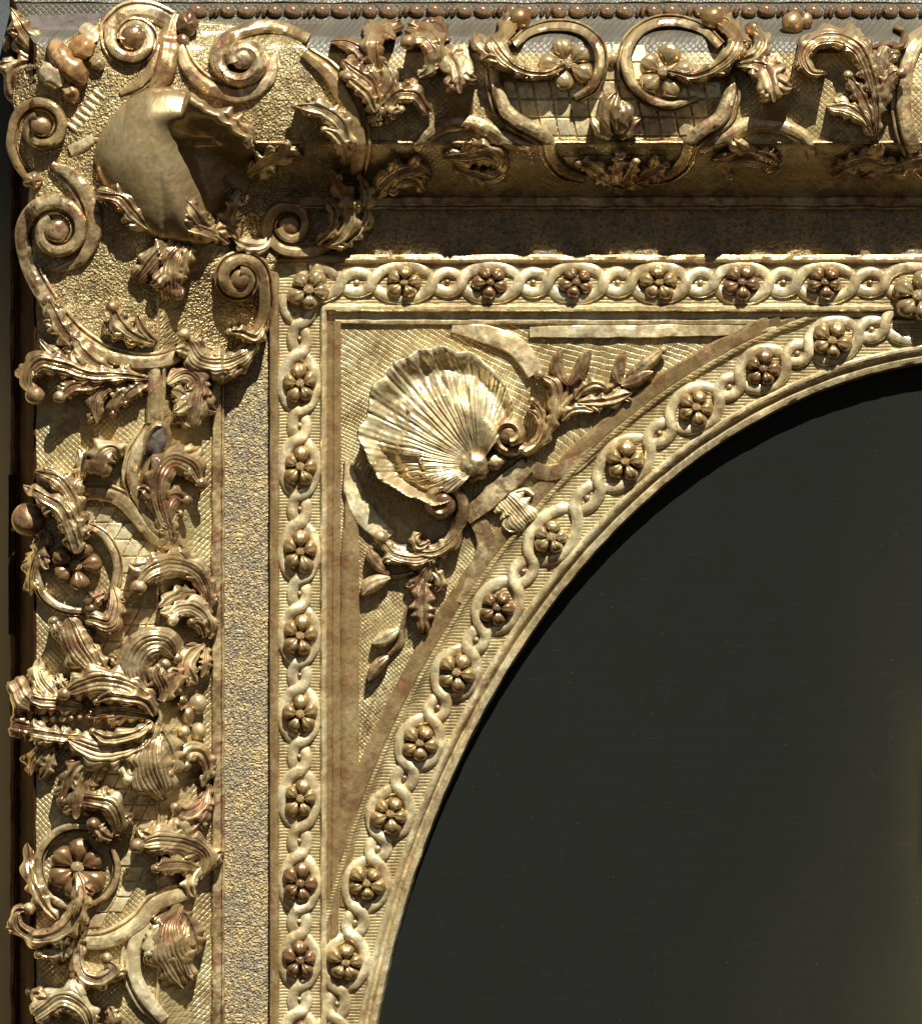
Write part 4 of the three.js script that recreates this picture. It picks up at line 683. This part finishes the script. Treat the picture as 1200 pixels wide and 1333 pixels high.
leaf([[76, 966], [60, 974], [48, 988], [42, 1008]], [6, 12, 12, 5], [6, 9, 8, 5], { ribs: 4, tip: 0, lobes: 3, lobe: 0.35, ground: (x, y) => Math.max(38, G(x, y)) });
leaf([[72, 972], [68, 990], [62, 1004], [54, 1012]], [5, 8, 8, 4], [6, 9, 8, 4], { ribs: 2, tip: 0.1, ground: (x, y) => Math.max(40, G(x, y)) });
// the two ribbed curls beside it
leaf([[206, 914], [186, 896], [178, 868], [192, 840], [216, 836], [232, 856]], [8, 15, 18, 20, 17, 10], [8, 16, 20, 24, 24, 20], { ribs: 6, tip: 0.15, lobes: 3, lobe: 0.06, knob: 8, mat: M.gold });
leaf([[214, 912], [216, 894], [208, 876], [216, 864]], [8, 12, 13, 8], [12, 18, 22, 22], { ribs: 5, tip: 0.3, knob: 9 });
leaf([[190, 900], [170, 880], [162, 858], [166, 838]], [6, 10, 11, 8], [8, 14, 16, 14], { ribs: 3, tip: 0.1, knob: 7 });
leaf([[226, 900], [232, 886], [230, 872], [224, 880]], [6, 9, 8, 5], [14, 20, 20, 16], { ribs: 3, tip: 0.1 });
leaf([[212, 944], [200, 970], [200, 1000], [210, 1022], [218, 1040]], [8, 17, 24, 21, 10], [8, 16, 20, 17, 8], { ribs: 7, tip: 0.25, lobes: 4, lobe: 0.12, mat: M.gold, th: 8 });
leaf([[212, 950], [222, 972], [226, 992], [222, 1006]], [8, 13, 13, 8], [14, 20, 22, 20], { ribs: 4, tip: 0.4, knob: 8 });
leaf([[184, 972], [172, 986], [168, 1000], [170, 1012]], [5, 8, 9, 8], [8, 12, 14, 14], { ribs: 2, tip: 0, knob: 8, mat: M.pale });
knob(258, 916, 8, 12, 14, 11, { tint: 0.05, mat: M.pale }); knob(245, 930, 6, 9, 11, 9, { tint: 0.2 }); knob(240, 952, 8, 9, 9, 9, { tint: 0.4 }); knob(259, 952, 6, 10, 12, 9, { tint: 0.1 }); knob(236, 912, 10, 9, 8, 8, { tint: 0.3 });
leaf([[268, 838], [252, 850], [244, 868], [258, 890]], [4, 10, 12, 6], [6, 11, 13, 10], { ribs: 3, tip: 0.2, lobes: 3 });
leaf([[270, 842], [268, 864], [264, 882]], [4, 7, 4], [8, 12, 8], { ribs: 2, tip: 0 });
leaf([[264, 1024], [272, 1000], [264, 980], [250, 978], [244, 996]], [4, 8, 11, 11, 8], [6, 12, 15, 15, 12], { ribs: 2, tip: 0.1, knob: 7 });
leaf([[272, 1032], [262, 1050], [246, 1058], [230, 1050]], [4, 10, 13, 7], [6, 13, 16, 14], { ribs: 3, tip: 0.4, knob: 8, lobes: 3 });
leaf([[274, 1020], [268, 1046], [256, 1070], [238, 1084]], [4, 9, 11, 6], [6, 12, 12, 10], { ribs: 3, tip: 0.1, lobes: 4 });
lattice([[128, 1008], [150, 985], [170, 985], [178, 1020], [206, 1044], [232, 1042], [226, 1072], [180, 1090], [172, 1120], [196, 1135], [178, 1158], [156, 1192], [124, 1196], [120, 1176], [158, 1150], [165, 1110], [160, 1070], [140, 1040]], 20, -0.5);
// lower leaves, ring and flower
leaf([[160, 972], [122, 984], [98, 1004], [84, 1040]], [5, 9, 11, 7], [12, 15, 15, 12], { ribs: 2, tip: 0.4, knob: 7 });
leaf([[146, 982], [122, 1000], [108, 1028], [102, 1064]], [6, 13, 15, 13], [8, 12, 12, 8], { ribs: 5, tip: 0, lobes: 3 });
leaf([[150, 982], [136, 994], [126, 1010], [122, 1024]], [5, 8, 8, 6], [6, 9, 9, 8], { ribs: 2, tip: 0.2, knob: 6 });
leaf([[156, 1092], [158, 1066], [146, 1044], [126, 1040]], [7, 13, 16, 12], [10, 18, 22, 22], { ribs: 4, tip: 0.5, roll: 8, lobes: 2, lobe: 0.1 });
leaf([[150, 1090], [138, 1084], [126, 1070]], [6, 9, 9], [14, 20, 20], { ribs: 2, tip: 0.6, knob: 10 });
leaf([[146, 1086], [156, 1082], [166, 1082]], [4, 6, 4], [10, 12, 10], { ribs: 3, tip: 0.3 });
strap(spiral(105, 1126, 52, 50, -75, 0.62, -1), [6, 7, 7, 7, 6], [13, 15, 15, 15, 12], {});
strap(spiral(105, 1126, 50, 50, -28, 0.3, 1), [5, 6, 6, 4], [13, 14, 14, 10], { flip: true });
leaf([[78, 1194], [58, 1170], [44, 1140], [38, 1096]], [5, 9, 9, 5], [6, 9, 9, 6], { ribs: 2, tip: 0.3, ground: (x, y) => Math.max(42, G(x, y)) });
flower('carved_flower', 104, 1127, G(104, 1127) + 4, { n: 6, shapes: BIGPETAL, mat: M.bronze, button: 7, bm: M.gold, a0: -85, k: 1.35, label: 'dark six-petalled flower in a ring low on the left rail' });
leaf([[104, 1132], [110, 1158], [102, 1190], [80, 1212], [50, 1218], [26, 1202], [26, 1184], [42, 1180]], [7, 12, 14, 14, 12, 10, 9, 7], [16, 24, 24, 24, 24, 24, 24, 22], { ribs: 3, tip: 0.5, knob: 9, th: 9, lobes: 1, ground: (x, y) => Math.max(48, G(x, y)) });
leaf([[110, 1148], [108, 1168], [100, 1190]], [4, 5, 4], [30, 34, 30], { ribs: 1, tip: 0.9 });
leaf([[112, 1186], [96, 1216], [76, 1236], [56, 1238]], [6, 11, 12, 9], [12, 18, 20, 20], { ribs: 3, tip: 0.3, knob: 8, lobes: 3 });
leaf([[108, 1196], [102, 1224], [92, 1244], [80, 1254]], [5, 9, 9, 5], [12, 14, 12, 8], { ribs: 3, tip: 0.1 });
leaf([[106, 1200], [104, 1236], [112, 1266], [134, 1272], [152, 1258], [142, 1244]], [6, 9, 10, 12, 11, 8], [8, 12, 15, 18, 20, 20], { ribs: 3, tip: 0.45, knob: 9 });
leaf([[100, 1214], [98, 1244], [102, 1264], [106, 1278]], [5, 7, 7, 4], [8, 10, 10, 8], { ribs: 2, tip: 0 });
strap([[110, 1222], [146, 1218], [182, 1196], [206, 1170], [244, 1158]], [11, 13, 13, 13, 12], [13, 15, 15, 14, 12], { mat: M.pale, flip: false });
strap([[194, 1196], [176, 1224], [174, 1262], [188, 1294], [214, 1326]], [9, 13, 13, 13, 10], [11, 14, 14, 14, 12], { mat: M.pale, flip: true });
leaf([[262, 1144], [268, 1112], [246, 1098], [212, 1092], [182, 1098]], [6, 14, 18, 18, 10], [8, 14, 18, 20, 18], { ribs: 5, tip: 0.35, knob: 11, lobes: 3, lobe: 0.12 });
leaf([[262, 1130], [238, 1124], [220, 1124], [206, 1128]], [5, 10, 11, 8], [10, 15, 16, 14], { ribs: 3, tip: 0.3, knob: 7 });
leaf([[266, 1120], [252, 1136], [248, 1150], [254, 1166]], [5, 9, 9, 5], [8, 11, 11, 8], { ribs: 2, tip: 0.3, mat: M.pale });
leaf([[238, 1176], [222, 1200], [222, 1236], [234, 1262], [242, 1284]], [5, 14, 23, 23, 12], [6, 13, 17, 16, 8], { ribs: 7, tip: 0.3, lobes: 4, lobe: 0.14, mat: M.gold, th: 8 });
leaf([[246, 1196], [240, 1222], [236, 1250], [244, 1268]], [5, 11, 14, 8], [16, 21, 22, 16], { ribs: 4, tip: 0.4, plain: true, roll: 5 });
leaf([[240, 1186], [248, 1204], [254, 1222], [260, 1240]], [6, 10, 10, 6], [12, 16, 18, 16], { ribs: 3, tip: 0.5, lobes: 3, lobe: 0.3 });
leaf([[216, 1196], [204, 1212], [198, 1226], [196, 1238]], [4, 7, 7, 6], [6, 10, 12, 12], { ribs: 1, tip: 0, knob: 6, mat: M.pale });
leaf([[124, 1340], [112, 1310], [86, 1296], [60, 1312]], [8, 16, 18, 14], [10, 18, 22, 22], { ribs: 5, tip: 0.2, roll: 9, lobes: 2, mat: M.pale });
leaf([[68, 1322], [62, 1304], [54, 1292], [42, 1288]], [6, 9, 9, 6], [12, 16, 16, 14], { ribs: 3, tip: 0.4, knob: 6, ground: O });
leaf([[142, 1340], [150, 1322], [146, 1306]], [5, 8, 6], [6, 8, 6], { ribs: 2, tip: 0.2 });

// ------------------------------------------------------------------ painting
{
  const n = 1024, nP = fbm(6, 5, 301), nQ = fbm(24, 4, 77), px0 = 430, py0 = 390, pw = 880, ph = 1060;
  const specks = []; for (let i = 0; i < 170; i++) specks.push([rnd(), rnd(), rnd()]);
  const d = new Float32Array(n * n * 3);
  for (let j = 0; j < n; j++) for (let i = 0; i < n; i++) {
    const x = px0 + i / n * pw, y = py0 + j / n * ph, o = (j * n + i) * 3, u = i / n, v = j / n;
    let c = [0.128, 0.128, 0.110];
    c = mix3(c, [0.21, 0.20, 0.15], ss(x + (y - 900) * 0.35 + 120 * (nP(u, v) - 0.5), 960, 1290) * 0.8);
    c = mix3(c, [0.33, 0.29, 0.17], ss(x + 30 * (nP(u, v) - 0.5), 1140, 1225) * ss(y, 820, 1010) * (1 - ss(y, 1180, 1400)) * 0.8);
    c = mix3(c, [0.33, 0.33, 0.21], ss(x, 1060, 1260) * ss(y, 1120, 1330) * 0.75);
    c = mix3(c, [0.18, 0.14, 0.11], 0.8 * ss(x, 1188, 1206) * ss(y, 960, 1020) * (1 - ss(y, 1110, 1150)));
    const t = 0.93 + 0.10 * nQ(u, v) + 0.05 * (nC(u * 0.5, v * 9) - 0.5) + 0.04 * (nC(u * 9, v * 0.5) - 0.5);
    for (let k = 0; k < 3; k++) d[o + k] = c[k] * t;
  }
  const dot = (i, j, a) => { i = Math.round(i); j = Math.round(j); if (i < 0 || j < 0 || i >= n || j >= n) return; for (let k = 0; k < 3; k++) d[(j * n + i) * 3 + k] += a; };
  for (const [a, b, c] of specks) { dot(a * n, b * n, 0.1 + 0.35 * c * c); if (c > 0.7) dot(a * n + 1, b * n, 0.12); }
  for (let s = 0; s < 260; s++) {                  // craquelure and thin scratches, mostly along the weave
    let x = rnd() * n, y = rnd() * n, hor = rnd() < 0.7, a = hor ? (rnd() < 0.5 ? 0 : Math.PI) : rnd() * Math.PI * 2; const l = 8 + rnd() * 40, st = 0.025 + 0.05 * rnd();
    for (let i = 0; i < l; i++) { dot(x, y, st * Math.sin(Math.PI * i / l)); a += (rnd() - 0.5) * (hor ? 0.12 : 0.3); x += Math.cos(a); y += Math.sin(a); }
  }
  const map = tex(n, (u, v) => { const o = (Math.min(n - 1, Math.round((1 - v) * n - 1 < 0 ? 0 : (1 - v) * n - 1)) * n + Math.round(u * n)) * 3; return [d[o] * 0.60, d[o + 1] * 0.625, d[o + 2] * 0.60]; });
  const weave = tex(256, (u, v) => 0.5 + 0.25 * Math.sin(u * 2 * Math.PI * 32) * (0.6 + 0.4 * nB(u, v)) + 0.25 * Math.sin(v * 2 * Math.PI * 32) * (0.6 + 0.4 * nD(u, v)), false, 1);
  weave.repeat.set(9, 11);
  const g = new THREE.BoxGeometry(pw * S, ph * S, 8 * S), m = mat('varnished dark paint', { map, bumpMap: weave, bumpScale: 0.00003, roughness: 0.55, specularIntensity: 0.35, side: THREE.FrontSide });
  const p = new THREE.Mesh(g, m); p.name = 'painting'; p.castShadow = p.receiveShadow = true;
  p.position.set((px0 + pw / 2 - CX) * S, EYE + (CY - py0 - ph / 2) * S, -22 * S);
  p.userData = { label: 'dark almost black old painting on canvas seen through the oval opening', category: 'painting' };
  scene.add(p);
}
// ------------------------------------------------------------------ wall behind
{
  const map = tex(256, (u, v) => { const k = ss(v + 0.1 * (nA(u, v) - 0.5), 0.62, 0.95); const c = mix3([0.92, 0.81, 0.55], [0.27, 0.29, 0.29], k), t = 0.92 + 0.16 * nB(u, v); return [c[0] * t, c[1] * t, c[2] * t]; });  // tan turning dark grey upwards: a light gradient painted into the colour
  const g = new THREE.BoxGeometry(0.9, 0.9, 0.02), w = new THREE.Mesh(g, mat('wall with painted light', { map, bumpMap: B.fine, bumpScale: 0.0004, roughness: 0.85, side: THREE.FrontSide }));
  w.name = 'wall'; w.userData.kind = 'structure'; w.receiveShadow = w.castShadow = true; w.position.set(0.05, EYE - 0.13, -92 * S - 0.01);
  scene.add(w);
}
renderer.render(scene, camera);
